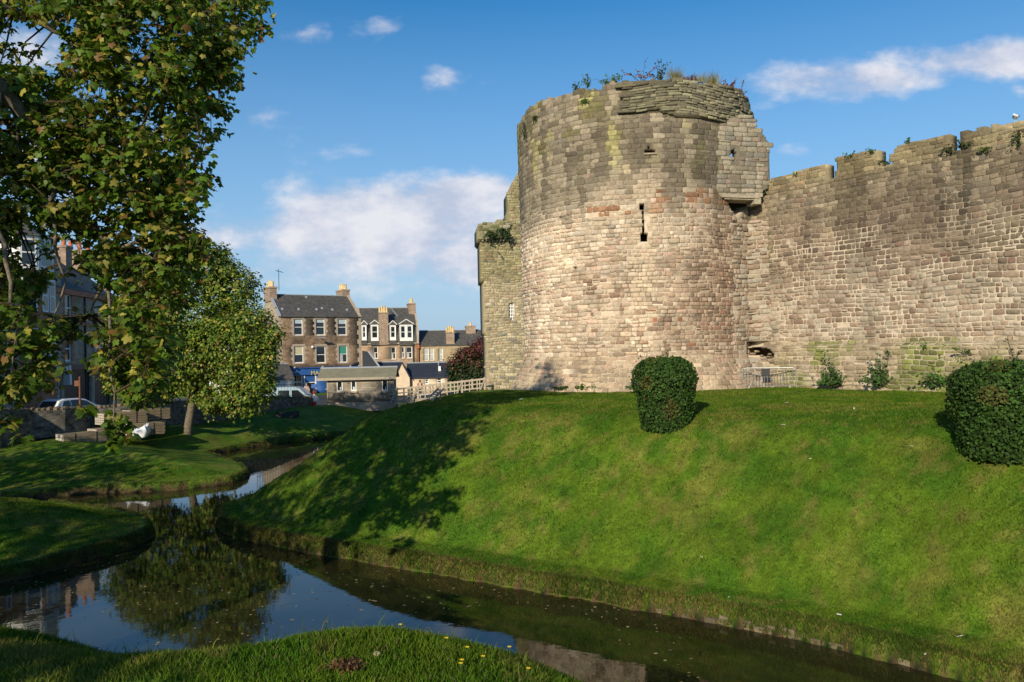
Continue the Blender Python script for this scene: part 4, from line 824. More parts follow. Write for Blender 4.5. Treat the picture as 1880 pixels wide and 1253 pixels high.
zd = ze8 + .75; MB().prism([(p[0], p[1] * 1.0) for p in by] + [(bx1, 2), (bx0, 2)], 'z', ze8 + .103, zd).build('bay_roof_skirt', M['slate'], h8.root)
dm = MB().prism([(bx0 + .15, 1.8), (bx0 + .15, .1), (bx0 + c, -bp_ + .12), (bx1 - c, -bp_ + .12), (bx1 - .15, .1), (bx1 - .15, 1.8)], 'z', zd + .003, zd + 2.2).build('dormer', M['white_paint'], h8.root)
by2 = [(bx0 + .15, .1), (bx0 + c, -bp_ + .12), (bx1 - c, -bp_ + .12), (bx1 - .15, .1)]
for i in range(3): bay_panel(by2[i], by2[i + 1], zd + .2, zd + 2.0, dm, .1, .9)
b = MB(); cx = (bx0 + bx1) / 2; base_ = [(bx0, 2.2), (bx0, 0), (bx0 + c * .9, -bp_ - .05), (bx1 - c * .9, -bp_ - .05), (bx1, 0), (bx1, 2.2)]; 
for i in range(len(base_)): p, q = base_[i], base_[(i + 1) % len(base_)]; b.poly([(p[0], p[1], zd + 2.2), (q[0], q[1], zd + 2.2), (cx, 1.0, zd + 3.6)])
b.poly([(p[0], p[1], zd + 2.2) for p in base_[::-1]]); b.build('dormer_roof', M['slate'], dm)
h8.chimney(W8 - 1.2, W8 - .1, 3.4, 5.8, ze8 + 1, ze8 + 4.2, 3, pm='pot_red'); a = h8.px(146, 447, 4.5); h8.chimney(a[0] - .6, a[0] + .5, 3.4, 5.6, ze8 + 2, ze8 + 4.4, 3, pm='pot_red')

# ---------------------------------------------------------------- rubble boundary wall
wl = [((-30,826,752)), ((0,824,752)), ((60,813,751)), ((120,806,749)), ((180,798,747)), ((240,793,741)), ((300,783,739)), ((350,774,737)), ((400,769,735)), ((440,765,732)), ((500,757,729)), ((550,749,729)), ((577,745,728))]
WP = []
for i, (x, yb, yt) in enumerate(wl):
    p = at_z(x, yb, 1.46 if x > 100 else 1.42); WP.append((p.x, p.y, at_y(x, yt, p.y).z))
M['dark_rubble'] = brick_mat('dark_rubble', (.07, .065, .06), (.24, .20, .155), (.14, .13, .11), 1, .30, .15, .03, .9, .55)
def wall_run(name, P, th, m, label, cat):
    r0 = empty(name, (P[0][0], P[0][1], 1.0), 0, label, cat); b = MB(); b2 = MB(); o = Vector((P[0][0], P[0][1], 1.0)); rr = random.Random(3)
    for i in range(len(P) - 1):
        p, q = Vector(P[i]), Vector(P[i + 1]); d = Vector((q.x - p.x, q.y - p.y, 0)).normalized(); n = Vector((-d.y, d.x, 0)) * th
        b0, b1 = .6, .6
        A = [(p.x, p.y, b0), (q.x, q.y, b1), (q.x + n.x, q.y + n.y, b1), (p.x + n.x, p.y + n.y, b0)]; B = [(p.x, p.y, p.z - .1), (q.x, q.y, q.z - .1), (q.x + n.x, q.y + n.y, q.z - .1), (p.x + n.x, p.y + n.y, p.z - .1)]
        A = [Vector(v) - o for v in A]; B = [Vector(v) - o for v in B]
        for k in range(4): b.poly([A[k], A[(k + 1) % 4], B[(k + 1) % 4], B[k]])
        b.poly(B)
        Ln = (q - p).length; t = 0
        while t < Ln:
            w = rr.uniform(.18, .4); c_ = p.lerp(q, min(1, (t + w / 2) / Ln)) + n * .5 - o; h = rr.uniform(.10, .17); k = rr.uniform(.7, 1.3); b2.col = (.15 * k, .115 * k, .075 * k)
            b2.ball((c_.x, c_.y, c_.z - .08), (w * .5, th * .62, h), 7, 5); t += w * .9
    b.build('wall', m, r0); b2.build('coping_stones', M['stone'], r0); return r0
wall_run('boundary_wall', WP, .45, M['dark_rubble'], 'long low dark rubble wall with rough coping running from the left edge to the shed', 'garden wall')
# iron railing on the wall in front of the van
rl = empty('iron_railing', (*WP[10][:2], WP[10][2]), 0, 'thin grey upright railing on the low wall in front of the blue van', 'railing'); o_ = Vector((*WP[10][:2], WP[10][2])); b = MB()
pa, pb_ = Vector(at_y(470, 730, WP[9][1] + 1.0)), Vector(WP[12]) + Vector((0, .2, 0)); pa.z = Vector(WP[9]).z - .05; n = 40
for i in range(n + 1):
    p = pa.lerp(pb_, i / n) - o_; zt = .95; b.tube([p - Vector((0, 0, .1)), p + Vector((0, 0, zt))], .014, 4)
for z in (.12, .9): b.bar(pa - o_ + Vector((0, 0, z)), pb_ - o_ + Vector((0, 0, z)), .03)
rl_o = b.build('railing_bars', M['dark_metal'], rl)

# ---------------------------------------------------------------- shed
hs_ = House('timber_shed', at_y(601, 720, 62.5)[:2], (math.cos(R(4)), math.sin(R(4))), 1.42, 'long grey weatherboarded hut with three small windows beside the bridge', 'shed')
Ws = hs_.px(722, 715)[0]; zes = hs_.px(660, 694)[1]; Ds = 3.2; zrs = zes + .62
M['boards'] = brick_mat('weatherboard', (.27, .235, .19), (.34, .29, .23), (.15, .13, .10), 1, 1.6, .13, .012, .5, .22); M['felt'] = mat('roof_felt', (.20, .19, .13), .95, noise=.2, nscale=1.5, bump=.2)
lw = [hs_.r(618,700,629,719), hs_.r(644,699,654,718), hs_.r(701,697,712,718)]
hs_.facade(0, Ws, .22, zes, lw, M['boards'], depth=.1)
for xa in (0, Ws - .1): MB().prism([(.101, .22), (Ds, .22), (Ds, zes), (Ds / 2, zrs), (.101, zes)], 'x', xa, xa + .1).build('gable_wall', M['boards'], hs_.root)
MB().box(.1, Ws - .1, Ds - .1, Ds, .22, zes).build('wall', M['boards'], hs_.root)
r_ = hs_.roof(-.75, Ws + .25, Ds, zes + .02, zrs + .05, M['felt'], ov=.3)
MB().box(-.75, Ws + .25, -.34, -.305, zes - .16, zes + .04).build('fascia_board', M['wood_grey'], hs_.root)
MB().bar((-.72, -.3, zes - .05), (-.72, Ds / 2, zrs + .02), .04, .16).bar((-.72, Ds + .3, zes - .05), (-.72, Ds / 2, zrs + .02), .04, .16).build('bargeboard', M['wood_grey'], hs_.root)
for i, h in enumerate(lw):
    w_ = hs_.win(h, yl=-.08, rails=0, fw=.07, sill=True); q = (h[0] + .15, h[1] - .12)
    MB().box(q[0] + (.1 if i != 1 else 0), q[1], .055, .065, h[2] + .09, h[2] + .32).build('notice', M['blind_white'], w_)
MB().box(-.15, Ws + .15, -.12, Ds + .1, -.5, .219).build('plinth', M['dressed'], hs_.root)
for x_ in (-.03, Ws - .05): MB().box(x_, x_ + .09, -.025, .1, .22, zes).build('corner_board', M['wood_grey'], hs_.root)
# red and white bollard
pb2 = at_y(577, 737, 61.5); bo = empty('bollard', (pb2.x, pb2.y, 1.42), 0, 'red and white banded bollard at the left end of the timber hut', 'bollard')
MB().tube([(0, 0, -.2), (0, 0, .1), (0, 0, .12), (0, 0, .42)], [.2, .2, .17, .15], 10).build('red_band', mat('red_plastic', (.45, .03, .02), .5, noise=.1), bo); MB().tube([(0, 0, .42), (0, 0, .98)], [.08, .07], 10).build('white_post', M['white_paint'], bo)
MB().tube([(0, 0, .98), (0, 0, 1.2)], .1, 10).build('red_cap', bpy.data.materials['red_plastic'], bo)
MB().box(-.2, .2, -.05, .02, 1.45, 1.75).tube([(0, 0, 1.2), (0, 0, 1.5)], .03, 6).build('sign_plate', M['blue_paint'], bo)

# ---------------------------------------------------------------- timber bridge
BA = at_y(733, 738, 61.2); BB = at_y(893, 720, 58.6); bd = (BB - BA); bl = Vector((bd.x, bd.y, 0)).length; bo_ = empty('timber_bridge', BA, math.atan2(bd.y, bd.x), 'weathered timber footbridge with braced rails climbing to the gatehouse', 'footbridge')
sl = bd.z / bl; Z_ = lambda x: x * sl
for yy_, nm in ((0, 'railing'), (1.9, 'railing')):
    b = MB(); 
    for hgt, th in ((.98, .13), (.66, .09), (.34, .09)): b.bar((-.9, yy_, Z_(-.9) + hgt), (bl, yy_, Z_(bl) + hgt), .07, th)
    for i in range(13):
        x = -.2 + (bl + .1) * i / 12.0; major = i % 3 == 0
        b.box(x - (.075 if major else .04), x + (.075 if major else .04), yy_ - .05, yy_ + .05, Z_(x) - .05, Z_(x) + (1.1 if major else .98))
        if major and yy_ == 0: b.bar((x - .35, -.42, Z_(x) - .1), (x - .04, -.06, Z_(x) + .85), .09)
    b.build(nm, M['wood_grey'], bo_)
b = MB(); n = 44
for i in range(n): x = -.9 + (bl + .9) * (i + .5) / n; b.box(x - .085, x + .085, -.1, 2.0, Z_(x) + .0, Z_(x) + .06)
b.build('deck', M['wood_grey'], bo_)
b = MB(); b.bar((-.9, 0, -.12), (bl, 0, Z_(bl) - .12), .12, .24).bar((-.9, 1.9, -.12), (bl, 1.9, Z_(bl) - .12), .12, .24)
for i in range(6): x = .3 + i * (bl - .3) / 5.3; b.box(x - .09, x + .09, -.5, 2.1, Z_(x) - .42, Z_(x) - .25)
b.build('beams', M['wood_grey'], bo_)
b = MB().box(3.4, bl + .1, .25, .6, -1.4, .25); b.build('abutment', mat('mossy_render', (.13, .15, .09), .95, noise=.3), bo_)
# ---------------------------------------------------------------- leaves
def maple():
    a = []
    for ang, r in ((-90,.10),(-58,.46),(-32,.62),(-14,.50),(14,.76),(38,.78),(54,.56),(76,.80),(90,.95)):
        a.append((math.cos(R(ang)) * r, math.sin(R(ang)) * r))
    pts = a + [(-x, y) for x, y in a[-2:0:-1]]
    V = [(0, .25, 0)] + [(x, y + .1, -.30 * abs(x) - .16 * y * y) for x, y in pts]; n = len(pts)
    return np.array(V, float), np.array([(0, 1 + i, 1 + (i + 1) % n) for i in range(n)])
def simple_leaf():
    return np.array([(0, 0, 0), (.42, .35, -.08), (.30, .8, -.1), (0, 1.05, -.12), (-.30, .8, -.1), (-.42, .35, -.08)], float), np.array([(0, 1, 2, 3), (0, 3, 4, 5)])
def scatter(name, T, pos, nrm, tip, size, col, m, parent=None):
    """vectorised: template T placed at pos with surface normal nrm, tip direction tip"""
    V, F_ = T; n = len(pos); nrm = nrm / np.linalg.norm(nrm, axis=1, keepdims=True)
    y = tip - nrm * np.sum(tip * nrm, 1, keepdims=True); y /= np.linalg.norm(y, axis=1, keepdims=True) + 1e-9; x = np.cross(y, nrm)
    P = pos[:, None, :] + size[:, None, None] * (V[None, :, 0:1] * x[:, None, :] + V[None, :, 1:2] * y[:, None, :] + V[None, :, 2:3] * nrm[:, None, :])
    k = len(V); F2 = (F_[None] + (np.arange(n) * k)[:, None, None]).reshape(-1, F_.shape[1])
    return np_mesh(name, P.reshape(-1, 3), F2, np.repeat(col, k, 0), m, parent)
MAPLE, SIMPLE = maple(), simple_leaf()
def leaf_cols(n, base, g, pr=.10):
    c = np.array(base)[None] * (.65 + .7 * g.random((n, 1))); r = g.random(n)
    c = np.where((r < pr)[:, None], np.array([.32, .29, .05]) * (.7 + .6 * g.random((n, 1))), c); c = np.where((r > 1 - pr * .30)[:, None], np.array([.19, .11, .03]) * (.7 + .6 * g.random((n, 1))), c)
    return c
def cluster_leaves(name, cen, per, rad, size, base, g, m, parent, T, pr=.1, flat=.55, centre=None):
    n = len(cen) * per; c = np.repeat(cen, per, 0); d = g.normal(size=(n, 3)); d /= np.linalg.norm(d, axis=1, keepdims=True); r = g.random((n, 1)) ** .6
    pos = c + d * r * rad * np.array([1, 1, .6]); out = d.copy()
    if centre is not None: o = pos - np.array(centre); o /= np.linalg.norm(o, axis=1, keepdims=True); out = out * .5 + o
    nrm = np.array([0, 0, 1.0]) * flat + out * .55 + g.normal(size=(n, 3)) * .38; tip = d * .8 + np.array([0, 0, -.75]) + g.normal(size=(n, 3)) * .3
    cc = np.repeat(.78 + .45 * g.random((len(cen), 1)), per, 0)
    return scatter(name, T, pos, nrm, tip, size * (.6 + .7 * g.random(n)), leaf_cols(n, base, g, pr) * cc, m, parent)
def local(o, root):                         # geometry written in world coordinates goes under its root
    o.parent = root; o.matrix_parent_inverse = par_inv(root); return o
g = np.random.default_rng(3)
GREEN = (.098, .170, .015)
# --- tree whose branches hang into the left of the view
TA = Vector((-11.2, 5.4, 3.6)); tree = empty('sycamore_tree', TA, 0, 'large sycamore whose lobed green and yellowing leaves hang across the upper left of the view', 'tree', )
FG = [(-60,-60),(230,-60),(260,-12),(500,-12),(498,30),(470,70),(442,88),(436,140),(415,165),(405,205),(402,250),(388,258),(382,310),(386,338),(362,362),(358,400),(345,425),(372,440),(384,480),(352,520),(325,600),(300,680),(276,735),(236,742),(228,690),(190,672),(130,640),(95,700),(60,720),(20,745),(-60,740)]
GAPS = [(150,540,44,34,.6),(60,75,75,42,.93),(30,58,40,26,.9),(95,110,45,24,.85),(78,455,46,52,.88),(160,560,62,44,.90),(140,650,60,34,.85),(80,570,46,36,.6),(235,95,18,12,.6),(270,330,20,26,.6),(205,400,26,30,.7),(330,430,26,20,.6),(300,250,14,14,.5),(50,330,26,22,.5),(420,120,14,14,.5),(260,450,22,18,.6),(110,480,30,20,.6),(30,380,18,16,.5),(205,600,12,16,.6),(60,235,26,20,.6),(100,300,24,20,.6),(140,355,22,20,.55),(172,410,22,20,.55),(110,50,30,20,.5)]
cen = []
while len(cen) < 1480:
    x, y = g.uniform(-60, 505), g.uniform(-60, 745)
    if not inpoly(np.array([x]), np.array([y]), FG)[0]: continue
    p = 1.0
    for gx, gy, ga, gb, w_ in GAPS:
        if ((x - gx) / ga) ** 2 + ((y - gy) / gb) ** 2 < 1: p *= 1 - w_
    if vn(x / 38., y / 30.) < .30: p *= .35
    if y > 420: p *= .62 if x < 190 else 1.6
    if g.random() > p: continue
    Yd = 13.2 + 3.0 * g.random() + (1.0 if x > 380 else 0) - (1.2 if y > 560 else 0); q = at_y(x, y, Yd); cen.append(tuple(q))
cen = np.array(cen)
hang = np.array([tuple(at_y(x + g.uniform(-14, 14), y + g.uniform(-10, 10), 12.2 + g.uniform(-.15, .15))) for x, y in ((205,752),(212,765),(200,780),(214,790),(228,800),(205,808),(222,812),(196,812),(236,795),(150,745),(18,770),(24,800),(14,790))])
l1 = cluster_leaves('foliage', cen, 19, .31, .094, GREEN, g, M['leaf'], None, MAPLE, .22)
local(l1, tree); local(cluster_leaves('foliage', hang, 9, .15, .11, GREEN, g, M['leaf'], None, MAPLE, .1), tree)
# limbs
b = MB()
def P(x, y, Y): return at_y(x, y, Y)
limbs = [([TA + Vector((0, 0, -.4)), TA + Vector((.1, .1, 2)), TA + Vector((.3, .5, 4.2)), TA + Vector((.2, .6, 7)), TA + Vector((-.2, .8, 10))], [.42, .36, .33, .25, .16]),
         ([TA + Vector((.3, .5, 4.2)), TA + Vector((1.2, 3.6, 6.6)), P(-60, 90, 12.4), P(0, 152, 13.2), P(28, 185, 13.4), P(45, 212, 13.5), P(75, 262, 13.7), P(110, 308, 13.9), P(148, 360, 14.1), P(163, 402, 14.2), P(188, 432, 14.3), P(192, 482, 14.4), P(185, 530, 14.2), P(160, 590, 14)], [.24, .19, .15, .125, .12, .115, .105, .095, .085, .08, .07, .055, .03, .012]),
         ([TA + Vector((.2, .6, 7)), TA + Vector((1.2, 4.5, 8.8)), P(-40, 5, 14), P(20, 20, 14.6), P(60, 30, 14.8), P(100, 52, 15), P(128, 72, 15.1), P(150, 100, 15.2), P(200, 140, 15.3), P(270, 172, 15.4), P(330, 190, 15.5)], [.18, .13, .09, .07, .06, .052, .045, .036, .03, .022, .012]),
         ([P(60, 30, 14.8), P(110, 35, 14.6), P(180, 20, 14.4), P(270, 25, 14.6), P(360, 20, 15.6), P(430, 20, 16)], [.04, .035, .03, .025, .018, .008]),
         ([P(188, 432, 14.3), P(215, 460, 14.2), P(250, 445, 14), P(285, 480, 13.8), P(280, 540, 13.6)], [.05, .04, .03, .022, .01]),
         ([P(45, 212, 13.5), P(90, 230, 14.4), P(170, 225, 14.8), P(250, 250, 15), P(320, 280, 15)], [.05, .04, .03, .02, .01]),
         ([P(110, 308, 13.9), P(90, 380, 13.4), P(100, 450, 13.3), P(120, 520, 13.2), P(90, 600, 12.8)], [.04, .03, .025, .018, .008]),
         ([P(148, 360, 14.1), P(210, 350, 14.6), P(280, 330, 15), P(330, 340, 15)], [.035, .028, .02, .008]),
         ([P(270, 172, 15.4), P(262, 250, 15), P(268, 330, 14.6), P(258, 400, 14.2), P(270, 440, 14)], [.03, .026, .022, .018, .01]),
         ([P(192, 482, 14.4), P(200, 560, 13.4), P(196, 650, 12.6), P(205, 720, 12.3), P(212, 775, 12.2), P(215, 800, 12.2)], [.035, .025, .018, .012, .008, .004]),
         ([P(0, 152, 13.2), P(-20, 330, 13), P(10, 480, 12.6), P(30, 600, 12.4), P(20, 720, 12.2)], [.06, .045, .035, .02, .006]),
         ([P(0, 152, 13.2), P(35, 240, 14.0), P(38, 320, 14.0), P(20, 400, 13.8)], [.05, .035, .025, .01])]
nodes = []
def kink(pts, rad, amp=.05):
    P_, R_ = [], []; rr0 = random.Random(len(pts) * 7 + int(pts[-1].x * 50))
    for i in range(len(pts) - 1):
        a_, b_ = Vector(pts[i]), Vector(pts[i + 1]); k_ = max(1, int((b_ - a_).length / .28))
        for j in range(k_):
            f = j / k_; o_ = Vector((rr0.uniform(-1, 1), rr0.uniform(-1, 1), rr0.uniform(-1, 1))) * amp * (0 if (i == 0 and j == 0) else 1); P_.append(a_.lerp(b_, f) + o_); R_.append((rad[i] * (1 - f) + rad[i + 1] * f) * rr0.uniform(.88, 1.12))
    P_.append(Vector(pts[-1])); R_.append(rad[-1]); return P_, R_
for pts, rad in limbs:
    pts, rad = kink([Vector(p) for p in pts], rad, .045 if rad[0] < .3 else .02)
    b.tube(pts, rad, 8)
    for i in range(len(pts) - 1):
        for t in (0, .33, .66): nodes.append(Vector(pts[i]).lerp(Vector(pts[i + 1]), t))
local(b.build('trunk', M['bark'], None, smooth=True), tree)
N_ = np.array([tuple(n) for n in nodes]); tw = MB(); rr = random.Random(9)
sub = [i for i in range(len(cen)) if i % 5 == 0]; subp = cen[sub]
def twig(tb, p, q, r0, r1):
    m_ = (p + q) / 2 + Vector((rr.uniform(-.12, .12), rr.uniform(-.12, .12), rr.uniform(.02, .22))); tb.tube([p, m_, q], [r0, (r0 + r1) / 2, r1], 5, cap=False)
for p in subp: k = np.argmin(((N_ - p) ** 2).sum(1)); twig(tw, Vector(N_[k]), Vector(p), .02, .009)
for i, p in enumerate(cen):
    if i % 5: k = np.argmin(((subp - p) ** 2).sum(1)); twig(tw, Vector(subp[k]), Vector(p), .009, .004)
local(tw.build('twigs', M['bark_dark'], None), tree)
# rest of the crown, beyond the frame
def crown_pts(c, rad, n, g, clip=True, shell=.55):
    d = g.normal(size=(n * 3, 3)); d /= np.linalg.norm(d, axis=1, keepdims=True); r = shell + (1 - shell) * g.random((len(d), 1))
    k = fbm(d[:, 0] * 3 + 9, d[:, 1] * 3 + d[:, 2] * 2.5, 2)[:, None]; p = np.array(c) + d * r * (.72 + .5 * k) * np.array(rad)
    if clip:
        x, y, z = project(p); p = p[~((z > .3) & (x > -70) & (x < 1980) & (y > -90) & (y < 1350))]
    return p[:n]
oc = crown_pts((-14.2, 7.2, 9.8), (5.0, 5.8, 4.2), 600, g)
local(cluster_leaves('foliage', oc, 14, .45, .16, GREEN, g, M['leaf'], None, SIMPLE, .14), tree)
# --- other trees of the near bank, outside the frame, that shade it
def side_tree(name, base, cc, rad, n, label, g, size=.17):
    r0 = empty(name, base, 0, label, 'tree'); p = crown_pts(cc, rad, n, g, True, .45); bz = Vector(base)
    b = MB(); c = Vector(cc); b.tube([bz - Vector((0, 0, .4)), bz.lerp(c, .35), bz.lerp(c, .7), c + Vector((0, 0, rad[2] * .4))], [.36, .28, .2, .08], 9)
    for k in range(9):
        a = 2 * math.pi * k / 9; s0 = bz.lerp(c, .45 + .05 * k); e = c + Vector((math.cos(a) * rad[0] * .7, math.sin(a) * rad[1] * .7, rad[2] * (.1 + .05 * k))); b.tube([s0, s0.lerp(e, .5) + Vector((0, 0, .4)), e], [.12, .07, .02], 6)
    local(b.build('trunk', M['bark'], None, smooth=True), r0)
    local(cluster_leaves('foliage', p, 13, .55, size, GREEN, g, M['leaf'], None, SIMPLE, .12), r0); return r0
side_tree('lime_tree', (-24.5, 23.5, 1.2), (-25, 21, 6.2), (5.5, 5.6, 3.7), 620, 'tall leafy tree standing on the grass spit far to the left', g, .2)
side_tree('beech_tree', (-17.5, 3.5, 3.7), (-18, 6, 8.2), (5.2, 5.6, 4.4), 620, 'broad leafy tree on the near bank left of the sycamore', g, .2)
side_tree('ash_tree', (-9.4, -6.6, 3.9), (-8.8, -6, 7.4), (3.8, 4.2, 2.9), 480, 'leafy tree on the near bank behind the viewer', g, .18)
# --- tree on the far bank
def blob_tree(name, base, Yd, blobs, n, size, cols, label, trunk_r, g, T=SIMPLE, pr=.2, cat='tree', branches=True, flat=.5, sub=None):
    r0 = empty(name, base, 0, label, cat); A = np.array([b_[2] ** 2 for b_ in blobs], float); A /= A.sum(); P_ = []; Cc = []
    ctr = at_y(sum(b_[0] for b_ in blobs) / len(blobs), sum(b_[1] for b_ in blobs) / len(blobs), Yd)
    for (x, y, r_), a in zip(blobs, A):
        c = np.array(at_y(x, y, Yd + g.uniform(-1, 1) * r_ / F * Yd * .5 + (-max(0, (x - 344) / 160 * 3.4) if name == 'bank_tree' else 0))); rw = r_ / F * Yd; k = max(4, int(n * a)); d = g.normal(size=(k, 3)); d /= np.linalg.norm(d, axis=1, keepdims=True)
        nn = .72 + .5 * fbm(d[:, 0] * 3 + x, d[:, 2] * 3 + d[:, 1] * 2 + y, 3)[:, None]; P_.append(c + d * rw * nn * (.45 + .55 * g.random((k, 1)) ** .5) * np.array([1, .95, .9])); Cc += [c] * k
    P_ = np.vstack(P_); per = 12
    b = MB(); bz = Vector(base); top = Vector(ctr)
    if trunk_r:
        b.tube([bz - Vector((0, 0, .3)), bz + Vector((0, 0, .15)), bz.lerp(top, .4), bz.lerp(top, .8), top + Vector((0, 0, 1.5))], [trunk_r * 1.5, trunk_r, trunk_r * .85, trunk_r * .6, trunk_r * .2], 10)
        for (x, y, r_) in blobs: e = at_y(x, y, Yd); s0 = bz.lerp(top, .45 + .3 * g.random()); b.tube([s0, s0.lerp(e, .5) + Vector((0, 0, .2)), e], [trunk_r * .45, trunk_r * .28, trunk_r * .1], 6)
        local(b.build('trunk', M['bark'], None, smooth=True), r0)
    k = len(P_) * per; c = np.repeat(P_, per, 0); d = g.normal(size=(k, 3)); d /= np.linalg.norm(d, axis=1, keepdims=True); pos = c + d * g.random((k, 1)) * size * 4.0 * np.array([1, 1, .6])
    o = pos - np.repeat(np.array(Cc), per, 0); o /= np.linalg.norm(o, axis=1, keepdims=True); nrm = np.array([0, 0, flat]) + o * .7 + g.normal(size=(k, 3)) * .4; tip = o + np.array([0, 0, -.6]) + g.normal(size=(k, 3)) * .4
    lc = leaf_cols(k, cols[0], g, pr)
    if len(cols) > 1: h = sstep(cols[2], cols[3], pos[:, 2])[:, None] > g.random((k, 1)); lc = np.where(h, np.array(cols[1]) * (.6 + .8 * g.random((k, 1))), lc)
    lc *= np.repeat(.75 + .5 * g.random((len(P_), 1)), per, 0)
    local(scatter('foliage', T, pos, nrm, tip, size * (.6 + .8 * g.random(k)), lc, M['leaf_small'], None), r0); return r0
bt = at_y(344, 777, 45.2); bt.z = gz(bt.x, bt.y)
blob_tree('bank_tree', (bt.x, bt.y, bt.z), bt.y, [(350,570,88),(300,540,52),(388,492,46),(425,530,56),(455,600,50),(478,655,34),(410,630,72),(330,650,78),(262,590,60),(240,660,44),(400,732,32),(452,728,44),(480,700,26),(395,742,26),(300,700,44),(395,470,26),(452,668,34),(490,640,22),(250,560,40),(225,600,46),(220,700,34),(270,715,36),(430,700,34),(360,715,30),(500,610,18)], 5600, .13,
          [(.105, .170, .018)], 'rounded yellow green tree on the far grass bank in front of the low wall', .24, g, pr=.13)
ct = at_y(868, 720, 67); blob_tree('copper_tree', (ct.x, ct.y, 1.0), 67, [(858,655,22),(838,672,18),(882,642,20),(880,678,24),(850,690,20),(872,700,20),(832,690,10),(889,628,9)], 1100, .15,
          [(.02, .045, .012), (.11, .035, .03), 3.2, 6.2], 'copper leaved tree between the long house and the gatehouse tower', .16, g, pr=.03)
# --- clipped bushes on the mound
def hit_ground(px, py, t0=8.0, st=.05):
    r = ray(px, py); t = t0
    while t < 70:
        w_ = Vector((0, 0, EYE)) + r / r.y * t
        if w_.z < gz(w_.x, w_.y): return w_
        t += st
    return w_
def clipped(name, px, ytop, ybot, wtop, wbot, Yd, label, g, n=15000):
    Yd = hit_ground(px, ybot).y + .35; q = at_y(px, ybot, Yd); zt = at_y(px, ytop, Yd).z; base = Vector((q.x, Yd + .0, q.z - .1)); H = zt - base.z; rt = wtop / 2 / F * Yd; rb = wbot / 2 / F * Yd
    r0 = empty(name, base, 0, label, 'bush', 'clipped bushes on the castle mound')
    def rad(t): return (rb + (rt - rb) * np.clip(t / .7, 0, 1) ** .8) * np.sqrt(np.clip(1 - np.clip((t - .72) / .30, 0, 1) ** 2.6, 0, 1)) * np.clip((t + .06) / .12, 0, 1) ** .5
    t = g.random(n * 2) ; a = g.random(n * 2) * 2 * np.pi; keep = g.random(n * 2) < (rad(t) / rt * .8 + .2); t = t[keep][:n]; a = a[keep][:n]; k = len(t)
    lump = .86 + .20 * fbm(np.cos(a) * 2.6 + 8, t * 5 + np.sin(a) * 2.6, 3) + .16 * fbm(np.cos(a) * 8 + 8, t * 13 + np.sin(a) * 8, 2); dep = 1 - .16 * g.random(k) ** 1.5 + .05 * (g.random(k) < .04)
    rr_ = rad(t) * lump * dep
    top = g.random(k) < .22; tt = np.where(top, .985 - .05 * g.random(k) + .03 * (fbm(np.cos(a) * 3, np.sin(a) * 3, 2) - .5), t); rr_ = np.where(top, rad(np.full(k, .93)) * np.sqrt(g.random(k)), rr_)
    tt = np.where(top, tt - .10 * (rr_ / rt) ** 4, tt)
    pos = np.stack([rr_ * np.cos(a), rr_ * np.sin(a), tt * H], 1); o = np.stack([np.cos(a), np.sin(a), np.where(top, 2.5, .3 * (t - .3))], 1); o /= np.linalg.norm(o, axis=1, keepdims=True)
    nrm = o + g.normal(size=(k, 3)) * .55; tip = np.array([0, 0, .8]) + g.normal(size=(k, 3)) * .7 + o * .4
    c = np.array([.034, .074, .014]) * (.4 + 1.3 * g.random((k, 1))); c = np.where(g.random((k, 1)) < .008, np.array([.13, .07, .03]), c); c = np.where((fbm(a * 1.3 + 2, t * 3 + 7, 2) > .66)[:, None], c * .6 + np.array([.05, .035, .012]), c); c *= (.7 + .6 * fbm(a * 2 + 5, t * 5, 2))[:, None]
    ns = 70; sa = g.random(ns) * 2 * np.pi; st_0 = .2 + .85 * g.random(ns); sr = rad(np.minimum(st_0, .9)) * (.9 + .0 * sa); sp0 = np.stack([sr * np.cos(sa), sr * np.sin(sa), np.minimum(st_0, .97) * H], 1)
    so = np.stack([np.cos(sa), np.sin(sa), .6 + .8 * st_0], 1); ln = .04 + .11 * g.random((ns, 1)); pp = np.concatenate([sp0 + so * ln * f for f in (.35, .6, .8, 1.0)]); kk = len(pp)
    scatter('foliage', SIMPLE, np.vstack([pos, pp]), np.vstack([nrm, np.tile(so, (4, 1)) + g.normal(size=(kk, 3)) * .8]), np.vstack([tip, np.tile(so, (4, 1)) + g.normal(size=(kk, 3)) * .5]), .058 * (.6 + .7 * g.random(k + kk)), np.vstack([c, np.array([.05, .10, .02]) * (.6 + .8 * g.random((kk, 1)))]), M['leaf_hedge'], r0)
    m_ = MB(); rows = 14; cols_ = 20; rings = []
    for j in range(rows + 1):
        tj = j / rows * .96; rj = max(.02, float(rad(np.array([tj]))[0]) * .86) if j < rows else .02; rings.append([m_.vert((rj * math.cos(2 * math.pi * i / cols_), rj * math.sin(2 * math.pi * i / cols_), tj * H)) for i in range(cols_)])
    for j in range(rows):
        for i in range(cols_): m_.f.append([rings[j][i], rings[j][(i + 1) % cols_], rings[j + 1][(i + 1) % cols_], rings[j + 1][i]])
    m_.build('core_or_stems', M['hedge_core'], r0, smooth=True); return r0  # solid inner hull, no modelled stems; near black for shade behind the leaves
clipped('clipped_bush', 1223, 657, 790, 110, 80, 23.0, 'smaller dark green clipped bush on the mound in front of the round tower', g, 15000)
clipped('clipped_bush', 1856, 665, 838, 190, 155, 16.9, 'larger dark green clipped bush at the right edge in front of the curtain wall', g, 22000)

